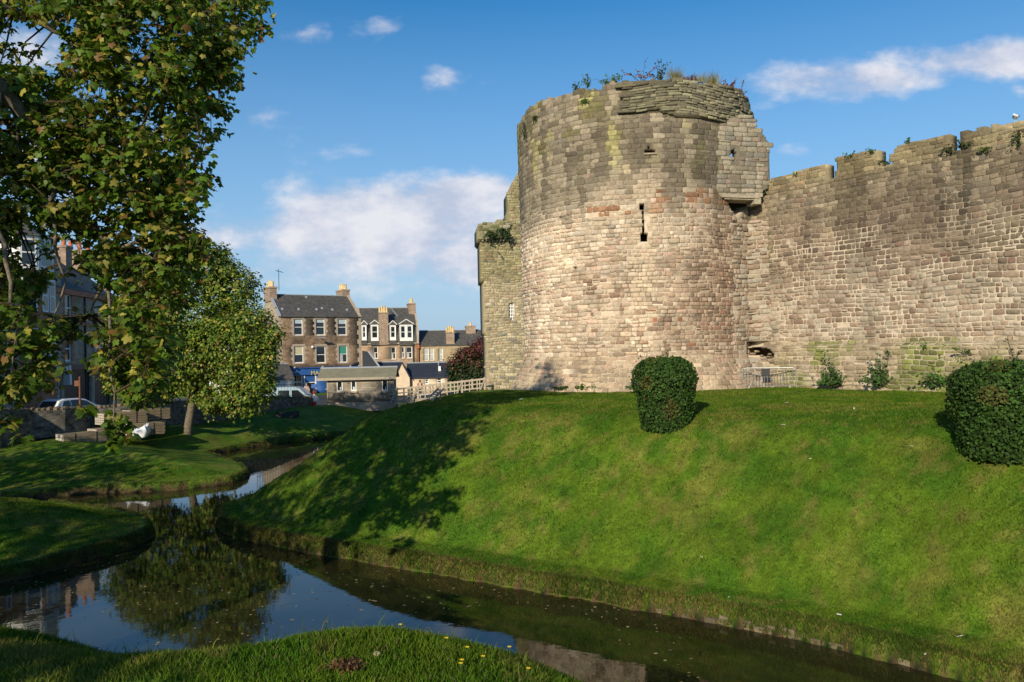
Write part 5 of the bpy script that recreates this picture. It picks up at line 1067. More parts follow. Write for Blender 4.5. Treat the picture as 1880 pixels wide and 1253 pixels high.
# ---------------------------------------------------------------- grass
def blades(name, x, y, h, w, lean, col, g, m=None, z=None, label=None):
    n = len(x); z = ground_z(x, y) if z is None else z; a = g.random(n) * 2 * np.pi; dx, dy = np.cos(a) * w / 2, np.sin(a) * w / 2; la = g.random(n) * 2 * np.pi; lx, ly = np.cos(la) * lean * h, np.sin(la) * lean * h
    V = np.empty((n, 5, 3)); V[:, 0] = np.stack([x - dx, y - dy, z - .012], 1); V[:, 1] = np.stack([x + dx, y + dy, z - .012], 1)
    V[:, 2] = np.stack([x + dx * .7 + lx * .35, y + dy * .7 + ly * .35, z + h * .55], 1); V[:, 3] = np.stack([x - dx * .7 + lx * .35, y - dy * .7 + ly * .35, z + h * .55], 1); V[:, 4] = np.stack([x + lx, y + ly, z + h], 1)
    b0 = (np.arange(n) * 5)[:, None]; return np_mesh(name, V.reshape(-1, 3), [b0 + np.array([[0, 1, 2, 3]]), b0 + np.array([[3, 2, 4]])], np.repeat(col, 5, 0), m or M['blade'])
def tri_blades(name, x, y, h, w, lean, col, g):
    n = len(x); z = ground_z(x, y); a = g.random(n) * 2 * np.pi; dx, dy = np.cos(a) * w / 2, np.sin(a) * w / 2; la = g.random(n) * 2 * np.pi
    V = np.empty((n, 3, 3)); V[:, 0] = np.stack([x - dx, y - dy, z - .01], 1); V[:, 1] = np.stack([x + dx, y + dy, z - .01], 1); V[:, 2] = np.stack([x + np.cos(la) * lean * h, y + np.sin(la) * lean * h, z + h], 1)
    return np_mesh(name, V.reshape(-1, 3), (np.arange(n) * 3)[:, None] + np.array([[0, 1, 2]]), np.repeat(col, 3, 0), M['blade'])
def in_view(x, y, z, pad=60): px, py, d = project(np.stack([x, y, z], 1)); return (d > .2) & (px > -pad) & (px < 1880 + pad) & (py < 1253 + pad)
# near bank
x = g.uniform(-5.5, 2.2, 260000); y = g.uniform(2.8, 6.6, 260000); s_ = sdist(x, y, NEAR); k = (s_ > -.9) & in_view(x, y, np.full(len(x), 3.7)); x, y, s_ = x[k], y[k], s_[k]
tall = (g.random(len(x)) < .008) * (np.abs(s_) < .35); h = .016 + .022 * g.random(len(x)) + .016 * fbm(x * 2, y * 2, 2) + tall * (.03 + .08 * g.random(len(x)) ** 2)
c = grass_col(x, y, g.random(len(x))) * 1.1; c = np.where((g.random(len(x)) < .05)[:, None], np.array([.22, .19, .07]), c)
tag(blades('near_bank_grass', x, y, h, .005 + .003 * g.random(len(x)), .6, c, g), kind='stuff', label='long grass blades on the near bank at the bottom of the view', cat='grass')
# mound, lawns and spits
n = 900000; d = 11 + 24 * g.random(n) ** 1.15; az = g.uniform(-.66, .66, n); x, y = d * az, d; zz = ground_z(x, y, False); k = (zz > .36); x, y, zz, d = x[k], y[k], zz[k], d[k]
k = in_view(x, y, zz, 20) & (g.random(len(x)) < .62); x, y, d = x[k], y[k], d[k]
ht = .020 + .030 * g.random(len(x)) + .012 * fbm(x * 3, y * 3, 2); c = grass_col(x, y, g.random(len(x))) * 1.06; rr2 = g.random(len(x)); c = np.where((rr2 < .012)[:, None], np.array([.24, .20, .08]), c)
tag(tri_blades('lawn_grass', x, y, ht, .012 + .0006 * d, .7, c, g), kind='stuff', label='short mown turf on the castle mound and the grass spits', cat='grass')
nt = 3600; d = 12 + 18 * g.random(nt); az = g.uniform(-.35, .66, nt); x, y = d * az, d; zz = ground_z(x, y, False); k = (zz > .6) & (sdist(x, y, MOTTE) > .8) & (vn(x * .6 + 4, y * .6) > .35); x, y = x[k], y[k]
xr = np.repeat(x, 9) + g.normal(size=len(x) * 9) * .05; yr = np.repeat(y, 9) + g.normal(size=len(x) * 9) * .05; c = np.array([.13, .20, .035]) * (.6 + .7 * g.random((len(xr), 1))); hh = np.repeat(.5 + .8 * g.random(len(x)), 9)
tag(blades('lawn_weeds', xr, yr, (.03 + .03 * g.random(len(xr))) * hh, (.02 + .02 * g.random(len(xr))) * hh, 1.5, c, g), kind='stuff', label='paler rosettes of lawn weeds on the castle mound', cat='weeds')
# straw fringe along the water's edge
def edge_pts(poly, i0, i1, n, g):
    P_ = np.array(poly[i0:i1 + 1]); L_ = np.linalg.norm(np.diff(P_, axis=0), axis=1); t = g.random(n) * L_.sum(); cs = np.concatenate([[0], np.cumsum(L_)]); i = np.clip(np.searchsorted(cs, t) - 1, 0, len(L_) - 1); f = ((t - cs[i]) / L_[i])[:, None]
    return P_[i] * (1 - f) + P_[i + 1] * f
ed = [edge_pts(MOTTE, 0, 19, 62000, g), edge_pts(PEN, 1, 12, 26000, g), edge_pts(FAR, 0, 20, 30000, g)]; e = np.vstack(ed)
e = e + g.normal(size=e.shape) * .10; x, y = e[:, 0], e[:, 1]; zz = ground_z(x, y, False); k = (zz > .05) & (zz < .385) & in_view(x, y, zz) & (fbm(x * 1.7, y * 1.7, 2) + .5 * g.random(len(x)) > .42); x, y, zz = x[k], y[k], zz[k]
dens = fbm(x * .8 + 3, y * .8, 2); h = (.025 + .07 * g.random(len(x))) * (.25 + 1.5 * dens * (vn(x * 4, y * 4) + .3)); st = g.random(len(x)) < (.26 + 1.3 * (fbm(x * .8 + 9, y * .8, 3) - .45)); c = np.where(st[:, None], np.array([.22, .175, .06]) * (.6 + .7 * g.random((len(x), 1))), np.array([.06, .10, .015]) * (.6 + .7 * g.random((len(x), 1))))
tag(blades('bank_fringe_grass', x, y, h, .010 + .010 * g.random(len(x)), .8, c, g), kind='stuff', label='straw coloured grass fringe hanging over the water line', cat='grass')
# stone edging at the foot of the mound
b = MB(); rr = random.Random(5)
for i in range(12, 17):
    p, q = Vector(MOTTE[i]), Vector(MOTTE[i + 1]); d_ = (q - p).normalized(); nn = Vector((-d_.y, d_.x)); L_ = (q - p).length; t = 0
    while t < L_ * (.99 if i < 15 else .5):
        w = rr.uniform(.10, .30)
        for zz_, hh_, pr_ in ((.05, .05, .9), (.135, .035, .6)):
            if rr.random() < pr_:
                c_ = p + d_ * (t + w / 2 + rr.uniform(-.05, .05)) + nn * (zz_ * .3 + rr.uniform(-.02, .04)); a0 = Vector((c_.x, c_.y, 0)) - Vector((*d_, 0)) * w * .46; a1 = a0 + Vector((*d_, 0)) * w * .9; f_ = -Vector((*nn, 0)) * rr.uniform(.04, .09); bb = Vector((*nn, 0)) * .15; z0 = zz_ - hh_; z1 = zz_ + hh_ * .9; k2 = rr.uniform(.5, 1.1); b.col = (.17 * k2, .14 * k2, .095 * k2)
                q_ = [a0 + f_ * .8, a1 + f_, a1 + bb, a0 + bb]; lo_ = [b.vert((v_.x, v_.y, z0)) for v_ in q_]; hi_ = [b.vert((v_.x, v_.y, z1 + rr.uniform(-.01, .01))) for v_ in q_]; b.f.append(lo_[::-1]); b.f.append(hi_)
                for i_ in range(4): b.f.append([lo_[i_], lo_[(i_ + 1) % 4], hi_[(i_ + 1) % 4], hi_[i_]])
        t += w
tag(b.build('stone_edging', M['stone']), 'row of small kerb stones holding the grass bank above the water', 'kerb')
# fallen leaves on the water
n = 800; x = g.uniform(-13, 3, n * 3); y = g.uniform(9, 34, n * 3); zz = ground_z(x, y, False); k = (zz < -.3) & (vn(x * .5, y * .5) > .35); x, y = x[k][:n], y[k][:n]; n = len(x); q = np.stack([x, y, np.full(n, .006)], 1); nr = np.tile([0, 0, 1.0], (n, 1)) + g.normal(size=(n, 3)) * .04
tag(scatter('floating_leaves', SIMPLE, q, nr, g.normal(size=(n, 3)) * np.array([1, 1, .02]), .05 + .05 * g.random(n), np.array([.34, .27, .13]) * (.4 + .9 * g.random((n, 1))), M['leaf_small']), kind='stuff', label='fallen leaves floating on the dark moat water', cat='leaves')

# ---------------------------------------------------------------- weeds on the masonry
def weed(px, py, Yd, size, n, col, label, cat='plant', kind='leafy', name='wall_weed', T=SIMPLE, spread=1.0, hgt=1.0, ls=.07):
    c = at_y(px, py, Yd); size = size * 1.25; n = int(n * 1.4); col = tuple(1.25 * q for q in col); r0 = empty(name, c, 0, label, cat, 'weeds growing on the castle walls')
    d = g.normal(size=(n, 3)) * np.array([.45 * spread, .25, .4 * hgt]) * size; d[:, 2] = np.abs(d[:, 2]) if kind != 'hang' else -np.abs(d[:, 2])
    if kind == 'grass':
        x_, y_ = g.normal(size=n) * size * .4 * spread + c.x, g.normal(size=n) * size * .2 + c.y
        o = blades('blades', x_, y_, size * hgt * (.5 + .8 * g.random(n)), .02 + 0 * x_, .45, np.array(col) * (.6 + .8 * g.random((n, 1))), g, z=np.full(n, c.z)); local(o, r0); return r0
    ns_ = max(5, n // 14); tips_ = d[g.integers(0, n, ns_)] * 1.1; w_ = g.integers(0, ns_, n); f_ = (.25 + .8 * g.random((n, 1))); d = tips_[w_] * f_ + g.normal(size=(n, 3)) * ls * .45
    b = MB()
    for t in tips_: b.tube([(t[0] * .15, t[1] * .15, -.06 if kind != 'hang' else .02), tuple(t * .55 + np.array([0, 0, .02])), tuple(t * 1.03)], [.011, .008, .004], 4)
    b.build('core_or_stems', M['bark_dark'], r0)
    scatter('leaves', T, d, g.normal(size=(n, 3)) * .6 + np.array([0, -.7, .6]), g.normal(size=(n, 3)) + np.array([0, 0, .3]), ls * (.6 + .8 * g.random(n)), np.array(col) * (.55 + .9 * g.random((n, 1))), M['leaf_hedge'], r0); return r0
WG = (.05, .095, .018); DK = (.035, .055, .02); PU = (.12, .06, .055); YL = (.22, .20, .07)
def topY(px, py): u, v = tuv(px, py); p = surf_t(np.array([u]), np.array([v]), np.array([-.25]))[0]; return p[1]
for px_, py_, sz, n, col, kd, lb, hg in ((1058,168,.36,90,DK,'leafy','dark upright weed left of the tower top',1.5),(1077,160,.26,60,WG,'leafy','thin green weed second from the left on the tower top',1.6),(1127,157,.50,230,WG,'leafy','bushy green shrub on the tower wall head left of the parapet panel',.9),
    (1178,147,.6,80,PU,'leafy','sparse brown twiggy weed above the left end of the parapet panel',1.3),(1213,146,.5,110,DK,'leafy','tall dark weed at the middle of the tower top',1.4),(1240,148,.32,110,YL,'grass','yellow grass tuft on the tower top',1.3),(1263,150,.42,130,PU,'leafy','purple flowering weed on the tower top',1.1),
    (1285,152,.30,80,YL,'grass','straw grass tuft right of the purple weed',1.0),(1308,156,.34,120,YL,'grass','broad straw grass tuft near the right of the tower top',1.1),(1338,163,.30,60,PU,'leafy','brown weed near the right corner of the tower top',1.3),(1360,176,.32,40,PU,'leafy','last twiggy weed at the right corner of the tower top',1.9)):
    weed(px_, py_, topY(px_, py_ + 12), sz, n, col, lb, kind=kd, hgt=hg, ls=.075)
for px_, py_, sz, n, col, lb, sp, hg in ((964,226,.34,200,DK,'dark creeper hanging from the top left edge of the tower',.5,3.2),(982,215,.34,160,DK,'small creeper patch right of the top left edge of the tower',.7,1.8),(1073,184,.22,50,WG,'small green weed in the tower wall under its top',1,.6)):
    u, v = tuv(px_ + 2, py_ + 6); p = surf_t(np.array([u]), np.array([v]), np.array([.06]))[0]; weed(px_, py_, p[1], sz, n, col, lb, kind='hang', spread=sp, hgt=hg, ls=.065)
def cw(px, py, off=.12): u, v = cuv(px, py); return surf_c(np.array([u]), np.array([v]), np.array([off]))[0][1]
for i, (px_, py_, sz, n, col, kd, lb, sp, hg) in enumerate(((1540,706,.62,330,(.04,.085,.02),'leafy','leafy weed clump at the foot of the mossy wall left of the others',1.5,1.4),(1518,704,.42,170,(.045,.10,.02),'leafy','small weed clump nearest the steel barrier',1,1.5),(1618,706,.60,330,(.04,.085,.02),'leafy','tallest weed clump climbing the mossy base of the curtain wall',1.1,2.2),(1726,704,.52,220,(.045,.095,.02),'leafy','weed clump at the wall foot nearest the larger bush',1.2,1.1),
    (1636,650,.30,60,WG,'leafy','small weed on the plinth ledge above the tallest clump',1,1),(1703,640,.22,40,WG,'leafy','small weed on the plinth ledge left of the ivy stem',1,1),(1780,650,.40,60,WG,'leafy','trailing weed on the plinth ledge above the larger bush',2,.8),(1862,662,.5,50,DK,'leafy','thin upright weed behind the larger bush',.5,2.0),
    (1770,270,.42,150,DK,'leafy','dark tuft in the last notch of the battlements',1,.7),(1815,272,.36,90,WG,'hang','green weed hanging below the last battlement',.8,1),(1872,240,.40,140,DK,'hang','dark hanging weed at the right edge of the wall top',.6,1.4),(1624,296,.28,60,DK,'hang','dark weed in the middle notch of the battlements',.8,1),(1740,272,.30,60,DK,'hang','dark weed hanging under the third battlement',.8,1),
    (1560,288,.22,40,WG,'leafy','small weed on top of the second battlement at its left',1,.8),(1602,280,.22,40,WG,'leafy','small weed on top of the second battlement at its right',1,.9),(1670,260,.24,36,WG,'leafy','single green sprig on top of the third battlement',.4,1.8),(1401,357,.26,130,WG,'leafy','round green tuft where the turret meets the curtain wall',.8,.7),(1400,430,.25,60,DK,'hang','moss trail in the corner under the turret',.4,2.5),(1390,560,.14,50,WG,'hang','green streak of moss low in the tower corner',.3,3.0),(1462,322,.2,30,WG,'leafy','tiny weed on top of the first battlement',1,.7))):
    weed(px_, py_, cw(px_, min(py_, 700), .18 if py_ > 600 else .05) - (.25 if py_ > 690 else 0), sz, n, col, lb, kind=kd, spread=sp, hgt=hg, ls=.085 if py_ > 690 else .06)
for px_, py_, lb in ((1030,718,'low weed at the foot of the tower left of the smaller bush'),(1070,717,'low weed at the foot of the tower nearest the smaller bush'),(1160,716,'low weed touching the left side of the smaller bush')):
    weed(px_, py_ - 3, 31.35, .26, 80, WG, lb, spread=1.6, hgt=.7, ls=.07)
for px_, py_, lb, hg in ((900,424,'dark ivy hanging over the gatehouse parapet at its left',1.6),(925,420,'dark ivy hanging over the gatehouse parapet at its right',2.0)): weed(px_, py_, 59.2, .6, 200, DK, lb, kind='hang', hgt=hg, ls=.12)

# ---------------------------------------------------------------- steel barrier
B_ = at_y(1462, 706, cw(1462, 700, .75)); A_ = at_y(1364, 707, B_.y + .9); B_.z = gz(B_.x, B_.y); A_.z = gz(A_.x, A_.y); d_ = B_ - A_; Lb = Vector((d_.x, d_.y, 0)).length; rb = empty('crowd_barrier', A_, math.atan2(d_.y, d_.x), 'galvanised steel crowd barrier with a dark plate standing at the foot of the castle wall', 'barrier')
Hb = .86; b = MB(); b.tube([(0, 0, .03), (0, 0, Hb - .12), (.05, 0, Hb - .03), (.14, 0, Hb), (Lb - .14, 0, Hb), (Lb - .05, 0, Hb - .03), (Lb, 0, Hb - .12), (Lb, 0, .03)], .022, 8).tube([(0, 0, .12), (Lb, 0, .12)], .016, 6); b.build('frame', M['galv'], rb)
b = MB()
for i in range(1, 17): b.tube([(Lb * i / 17, 0, .12), (Lb * i / 17, 0, Hb)], .009, 5)
b.build('bars', M['galv'], rb)
for x_ in (.25, Lb - .25): MB().bar((x_, -.28, .02), (x_, .28, .02), .05, .02).bar((x_, 0, .02), (x_, 0, .12), .03).build('foot', M['galv'], rb)
MB().box(Lb * .36, Lb * .52, -.035, -.022, Hb - .32, Hb - .03).build('plate', M['dark_metal'], rb)

# ---------------------------------------------------------------- vehicles
def lens_poly(b, pts, y0, y1): b.prism(pts, 'y', y0, y1)
M['glass_car'] = mat('car_glass', (.015, .018, .02), .05, spec=.6, noise=.2); M['tail'] = mat('tail_light', (.4, .02, .015), .2, noise=.1); M['chrome'] = mat('wheel_alloy', (.5, .5, .5), .35, metal=.8, noise=.1)
def vehicle(name, P_, rz, prof, glass, L_, W_, paint, wheels, label, group, rear, wr=.32, cat='car'):
    r0 = empty(name, P_, rz, label, cat, group); w2 = W_ / 2
    V = []; b = MB(); n = len(prof); rows = [(-w2, .10), (-w2 + .06, 0), (w2 - .06, 0), (w2, .10)]
    zmax = max(p[1] for p in prof); R_ = []
    for yy_, ins in ((-w2, 1), (-w2 * .93, 0), (w2 * .93, 0), (w2, 1)):
        ring = []
        for (x_, z_) in prof:
            th = max(0, (z_ - .85) / (zmax - .85)); yq = yy_ * (1 - .14 * th); cx_ = L_ / 2; ring.append(b.vert((cx_ + (x_ - cx_) * (.975 if ins else 1), yq, z_ - (.03 if ins and z_ > .5 else 0))))
        R_.append(ring)
    for a_, c_ in zip(R_[:-1], R_[1:]):
        for i in range(n): b.f.append([a_[i], a_[(i + 1) % n], c_[(i + 1) % n], c_[i]])
    b.f.append(R_[0][::-1]); b.f.append(R_[-1]); b.build('body', paint, r0, bevel=.03)
    for pts in glass['side']:
        for sg in (-1, 1):
            s = MB(); q = [(x_, sg * w2 * (1 - .14 * max(0, (z_ - .85) / (zmax - .85))) + sg * .004, z_) for x_, z_ in pts]; q2 = [(x_, y_ - sg * .05, z_) for x_, y_, z_ in q]
            i1 = [s.vert(p) for p in q]; i2 = [s.vert(p) for p in q2]; s.f.append(i1); s.f.append(i2[::-1])
            for i in range(len(i1)): s.f.append([i1[i], i1[(i + 1) % len(i1)], i2[(i + 1) % len(i1)], i2[i]])
            s.build('side_window', M['glass_car'], r0)
    for nm, (xa, za), (xb, zb_) in glass['ends']:
        s = MB(); k = .78; off = Vector((zb_ - za, 0, -(xb - xa))).normalized() * (.02 if (xa < L_ / 2) == (zb_ > za) else .02); sg = -1 if xa < L_ / 2 else 1; off = Vector((abs(off.x) * sg, 0, abs(off.z)))
        q = [Vector((xa, -w2 * k, za)), Vector((xa, w2 * k, za)), Vector((xb, w2 * k * .9, zb_)), Vector((xb, -w2 * k * .9, zb_))]; s.poly([p + off for p in q]); s.poly([p - off for p in q][::-1]); s.build(nm, M['glass_car'], r0)
    for x_ in wheels:
        for sg in (-1, 1):
            w_ = MB().tube([(x_, sg * (w2 - .02), wr), (x_, sg * (w2 - .22), wr)], wr, 16).build('wheel', M['rubber'], r0); MB().tube([(x_, sg * (w2 - .01), wr), (x_, sg * (w2 - .05), wr)], wr * .62, 12).build('rim', M['chrome'], w_)
    for sg in (-1, 1): MB().box(-.012 + rear[0], rear[0] + .10, sg * w2 * .9 - .09, sg * w2 * .9 + .09, rear[1], rear[1] + .28).build('tail_light', M['tail'], r0); MB().box(L_ - .16, L_ - .03, sg * w2 * .75 - .14, sg * w2 * .75 + .14, .60, .76).build('headlight', M['white_paint'], r0)
    return r0
hatch = [(.05, .28), (.02, .55), (.06, .88), (.40, 1.36), (.75, 1.46), (1.7, 1.46), (2.25, 1.36), (3.0, .96), (3.75, .84), (3.95, .62), (3.95, .28)]
hg = {'side': [[(.55, .98), (.68, 1.32), (1.05, 1.37), (1.15, .98)], [(1.22, .98), (1.14, 1.37), (1.75, 1.38), (2.2, 1.28), (2.7, .98)]], 'ends': [('rear_window', (.10, .95), (.38, 1.33)), ('windscreen', (2.95, 1.0), (2.30, 1.34))]}
white = mat('white_car_paint', (.72, .73, .74), .25, noise=.03, coat=.5); grey_p = mat('dark_car_paint', (.05, .06, .08), .25, noise=.05, coat=.5); blue_p = mat('light_blue_paint', (.30, .42, .52), .3, noise=.05, coat=.4)
p = at_y(72, 745, 47.5); vehicle('parked_car', (p.x + .3, p.y, 1.62), math.atan2(.93, .38), hatch, hg, 4.0, 1.72, white, (.75, 3.2), 'white hatchback parked behind the rubble wall in front of the tenement', 'cars parked in the street', (.03, .72))
p = at_y(746, 715, 66.5); vehicle('parked_car', (p.x, p.y, gz(p.x, p.y)), R(8), hatch, hg, 4.0, 1.72, white, (.75, 3.2), 'white car seen through the railings of the timber bridge', 'cars parked in the street', (.03, .72))
p = at_y(826, 715, 69.5); vehicle('parked_car', (p.x, p.y, gz(p.x, p.y)), R(5), hatch, hg, 4.0, 1.72, grey_p, (.75, 3.2), 'dark car behind the upper end of the timber bridge', 'cars parked in the street', (.03, .72))
vp = [(.05, .35), (.02, .9), (.05, 1.75), (.14, 1.94), (3.3, 1.95), (3.75, 1.82), (4.35, 1.22), (4.85, 1.05), (4.98, .75), (4.98, .35)]
vg = {'side': [[(1.9, 1.12), (1.9, 1.66), (2.85, 1.66), (2.85, 1.12)], [(3.05, 1.10), (3.02, 1.66), (3.55, 1.66), (4.1, 1.2), (4.1, 1.10)]], 'ends': [('rear_window', (.03, 1.15), (.06, 1.7)), ('windscreen', (4.33, 1.26), (3.80, 1.78))]}
p = at_y(474, 730, 68.5); vehicle('parked_van', (p.x, p.y, .79), R(3), vp, vg, 5.0, 1.9, blue_p, (.95, 4.05), 'light blue panel van parked behind the iron railing by the bar', 'vans parked in the street', (.03, .9), cat='van')
p = at_y(352, 730, 66.5); vehicle('parked_van', (p.x, p.y, .79), R(3), vp, vg, 5.0, 1.9, white, (.95, 4.05), 'white panel van glimpsed behind the far bank tree', 'vans parked in the street', (.03, .9), cat='van')

# ---------------------------------------------------------------- people
SKIN = mat('skin', (.55, .33, .24), .6, noise=.08)
def person(P_, rz, top, legs, hair, label, h=1.7):
    r0 = empty('person', P_, rz, label, 'person'); k = h / 1.7
    J = {'pel': (0,0,.92,.15), 'ch': (0,0,1.25,.17), 'nk': (0,0,1.44,.06), 'hd': (0,.02,1.54,.085), 'ht': (0,.01,1.66,.07), 'sl': (-.17,0,1.38,.06), 'el': (-.24,.03,1.10,.045), 'wl': (-.24,.14,.88,.035), 'fl': (-.23,.18,.80,.03), 'sr': (.17,0,1.38,.06), 'er': (.24,.02,1.10,.045), 'wr': (.25,.12,.88,.035), 'fr': (.24,.16,.80,.03),
         'hl': (-.09,0,.86,.10), 'kl': (-.10,.03,.48,.07), 'al': (-.10,-.02,.08,.045), 'tl': (-.10,.14,.04,.035), 'hr': (.09,0,.86,.10), 'kr': (.11,.06,.48,.07), 'ar': (.11,.10,.08,.045), 'tr': (.11,.26,.04,.035)}
    E = [('pel','ch'),('ch','nk'),('nk','hd'),('hd','ht'),('ch','sl'),('sl','el'),('el','wl'),('wl','fl'),('ch','sr'),('sr','er'),('er','wr'),('wr','fr'),('pel','hl'),('hl','kl'),('kl','al'),('al','tl'),('pel','hr'),('hr','kr'),('kr','ar'),('ar','tr')]
    def skin(name, keys, grow, m):
        ks = [q for q in J if q in keys]; me = bpy.data.meshes.new(name); me.from_pydata([tuple(c * k for c in J[q][:3]) for q in ks], [(ks.index(a), ks.index(b_)) for a, b_ in E if a in ks and b_ in ks], []); o = bpy.data.objects.new(name, me); C.objects.link(o); o.parent = r0
        o.modifiers.new('skin', 'SKIN'); 
        for i, q in enumerate(ks): r_ = (J[q][3] + grow) * k; me.skin_vertices[0].data[i].radius = (r_, r_)
        me.skin_vertices[0].data[0].use_root = True; s = o.modifiers.new('sub', 'SUBSURF'); s.levels = s.render_levels = 1; me.materials.append(m); return o
    skin('body', set(J), 0, SKIN); skin('jacket', {'pel','ch','sl','el','wl','sr','er','wr'}, .022, top); skin('trousers', {'pel','hl','kl','al','hr','kr','ar'}, .018, legs)
    MB().ball((0, -.01 * k, 1.60 * k), (.10 * k, .115 * k, .11 * k), 10, 7).build('hair', hair, r0, smooth=True)
    return r0
p = at_y(563, 720, 82); person((p.x, p.y, .79), R(200), mat('pale_top', (.55, .50, .50), .9, noise=.1), mat('jeans', (.03, .04, .08), .9, noise=.1), mat('fair_hair', (.55, .48, .38), .8, noise=.1), 'person in a pale top standing at the bar doorway')
p = at_y(771, 705, 70); person((p.x, p.y, 1.32), R(160), mat('dark_red_top', (.12, .02, .03), .9, noise=.1), bpy.data.materials['jeans'], mat('dark_hair', (.05, .03, .02), .8, noise=.1), 'person in dark red clothes behind the timber bridge railing')

# ---------------------------------------------------------------- building materials by the wall
def bundle(px, py, Yd, z, w, h, L_, rz, label, boards=4, m='timber'):
    q = at_y(px, py, Yd); r0 = empty('timber_bundle', (q.x, q.y, z), R(rz), label, 'timber', 'timber bundles stacked by the wall'); b = MB(); rr = random.Random(int(px))
    nb = max(2, int(w / .2))
    for j in range(boards):
        for i in range(nb): e = rr.uniform(-.03, .03); b.box(i * w / nb + .004, (i + 1) * w / nb - .004, e, L_ + e, j * h / boards + .01, (j + 1) * h / boards - .006)
    b.build('boards', M['timber'], r0)
    s = MB(); 
    for j in range(boards):
        for i in range(nb): s.box(i * w / nb + .008, (i + 1) * w / nb - .008, -.045, -.031, j * h / boards + .014, (j + 1) * h / boards - .01)
    s.build('end_faces', mat('pale_ends', (.42, .38, .32), .9, noise=.2) if 'pale_ends' not in bpy.data.materials else bpy.data.materials['pale_ends'], r0)
    t = MB()
    for y_ in (L_ * .25, L_ * .75): t.box(-.008, w + .008, y_ - .02, y_ + .02, h + .001, h + .008).box(w + .004, w + .010, y_ - .02, y_ + .02, 0, h)
    t.build('strap', M['dark_metal'], r0); return r0
bundle(104, 815, 38.4, 1.36, .85, .52, 2.0, -38, 'low timber bundle furthest left at the foot of the rubble wall', 3)
bundle(140, 811, 39.0, 1.36, .60, .48, 2.0, -38, 'low timber bundle second from the left by the rubble wall', 3)
bundle(162, 805, 40.0, 1.38, 1.0, .58, 2.4, -38, 'pale ended timber bundle in the middle of the stacks by the wall', 4)
bundle(204, 800, 41.0, 1.40, .9, .62, 2.4, -38, 'lower timber bundle with another bundle laid across its top', 4)
bundle(176, 785, 41.4, 2.03, 1.0, .60, 2.2, -38, 'upper timber bundle with a pale end resting on the others', 5)
bundle(226, 790, 42.8, 1.42, .9, .62, 1.9, -38, 'long brown timber bundle right of the white bag at ground level', 4)
bundle(226, 775, 42.9, 2.06, .85, .60, 2.2, -38, 'long brown timber bundle on top of the rightmost stack', 4)
q = at_y(252, 798, 40.6); r0 = empty('bulk_bag', (q.x, q.y, 1.42), R(12), 'bulging white builder bag on the grass in front of the timber stacks', 'bag'); me = bpy.data.meshes.new('bag'); bm = bmesh.new(); bmesh.ops.create_cube(bm, size=1); bmesh.ops.subdivide_edges(bm, edges=bm.edges, cuts=7, use_grid_fill=True)
for v in bm.verts:
    z_ = v.co.z + .5; bul = 1 + .16 * math.sin(math.pi * min(1, z_)); v.co.x *= .95 * bul; v.co.y *= .8 * bul; c4 = (abs(v.co.x) * 2) * (abs(v.co.y) * 2); v.co.z = z_ * (.42 + .18 * (v.co.x + .5)) + (.26 * c4 ** 3 * (1 if v.co.x > 0 else .45) if z_ > .95 else 0) - (.10 * (1 - c4) if z_ > .95 else 0)
    v.co += Vector((float(vn(v.co.x * 6, v.co.z * 6 + 3)) - .5, float(vn(v.co.y * 6, v.co.z * 6)) - .5, float(vn(v.co.x * 5, v.co.y * 5 + 9)) - .5)) * .10
bm.to_mesh(me); bm.free(); me.materials.append(mat('white_woven', (.75, .76, .78), .85, noise=.08, bump=.3, bscale=12)); o = bpy.data.objects.new('bag', me); C.objects.link(o); o.parent = r0
for p_ in me.polygons: p_.use_smooth = True
b = MB()
for sx in (-1, 1):
    b.tube([(sx * .42, -.2, .45), (sx * .48, -.1, .68), (sx * .46, .1, .70), (sx * .42, .2, .45)], .018, 6)
b.build('handle', M['white_paint'], r0)
# brown post with a lantern head behind the wall
q = at_y(147, 745, 43.5); r0 = empty('brown_post', (q.x, q.y, 1.62), 0, 'thin rust brown post standing behind the rubble wall', 'post'); zt = at_y(147, 694, 43.5).z - 1.62; rust = mat('rust_paint', (.16, .07, .035), .8, noise=.2)
MB().tube([(0, 0, 0), (0, 0, zt)], [.06, .05], 8).build('pole', rust, r0); MB().box(-.28, -.04, -.04, .04, zt - .45, zt - .15).tube([(0, 0, zt), (0, 0, zt + .08)], [.07, .02], 8).build('sign_box', rust, r0)
# little information plaques on the far bank
for px_, py_, z_, lb in ((445,799,1.1,'small pale plaque on the bank nearest the far bank tree'),(558,787,1.1,'small pale plaque on the bank nearest the timber hut')):
    q = at_z(px_, py_, z_); zz_ = gz(q.x, q.y); r0 = empty('lawn_plaque', (q.x, q.y, zz_), R(18), lb, 'sign', 'plaques on the far bank'); s = MB(); s.box(-.20, .20, -.012, .012, 0, .24); o = s.build('panel', M['white_paint'], r0); o.rotation_euler = (R(-48), 0, 0); o.location = (0, 0, .18)
    MB().box(-.03, .03, .0, .05, -.15, .26).build('stake', M['wood_grey'], r0)
# stone steps in the bank
q = at_z(520, 762, 1.45); r0 = empty('bank_steps', (q.x, q.y, gz(q.x, q.y)), R(20), 'short flight of dark steps set in the bank left of the timber hut', 'steps')
for i in range(3): MB().box(-.75 + i * .18, .75 + i * .18, -.1 + i * .42, .34 + i * .42, -.2, .10 + i * .12).build('step', mat('step_stone', (.06, .055, .045), .95, noise=.3) if i == 0 else bpy.data.materials['step_stone'], r0)
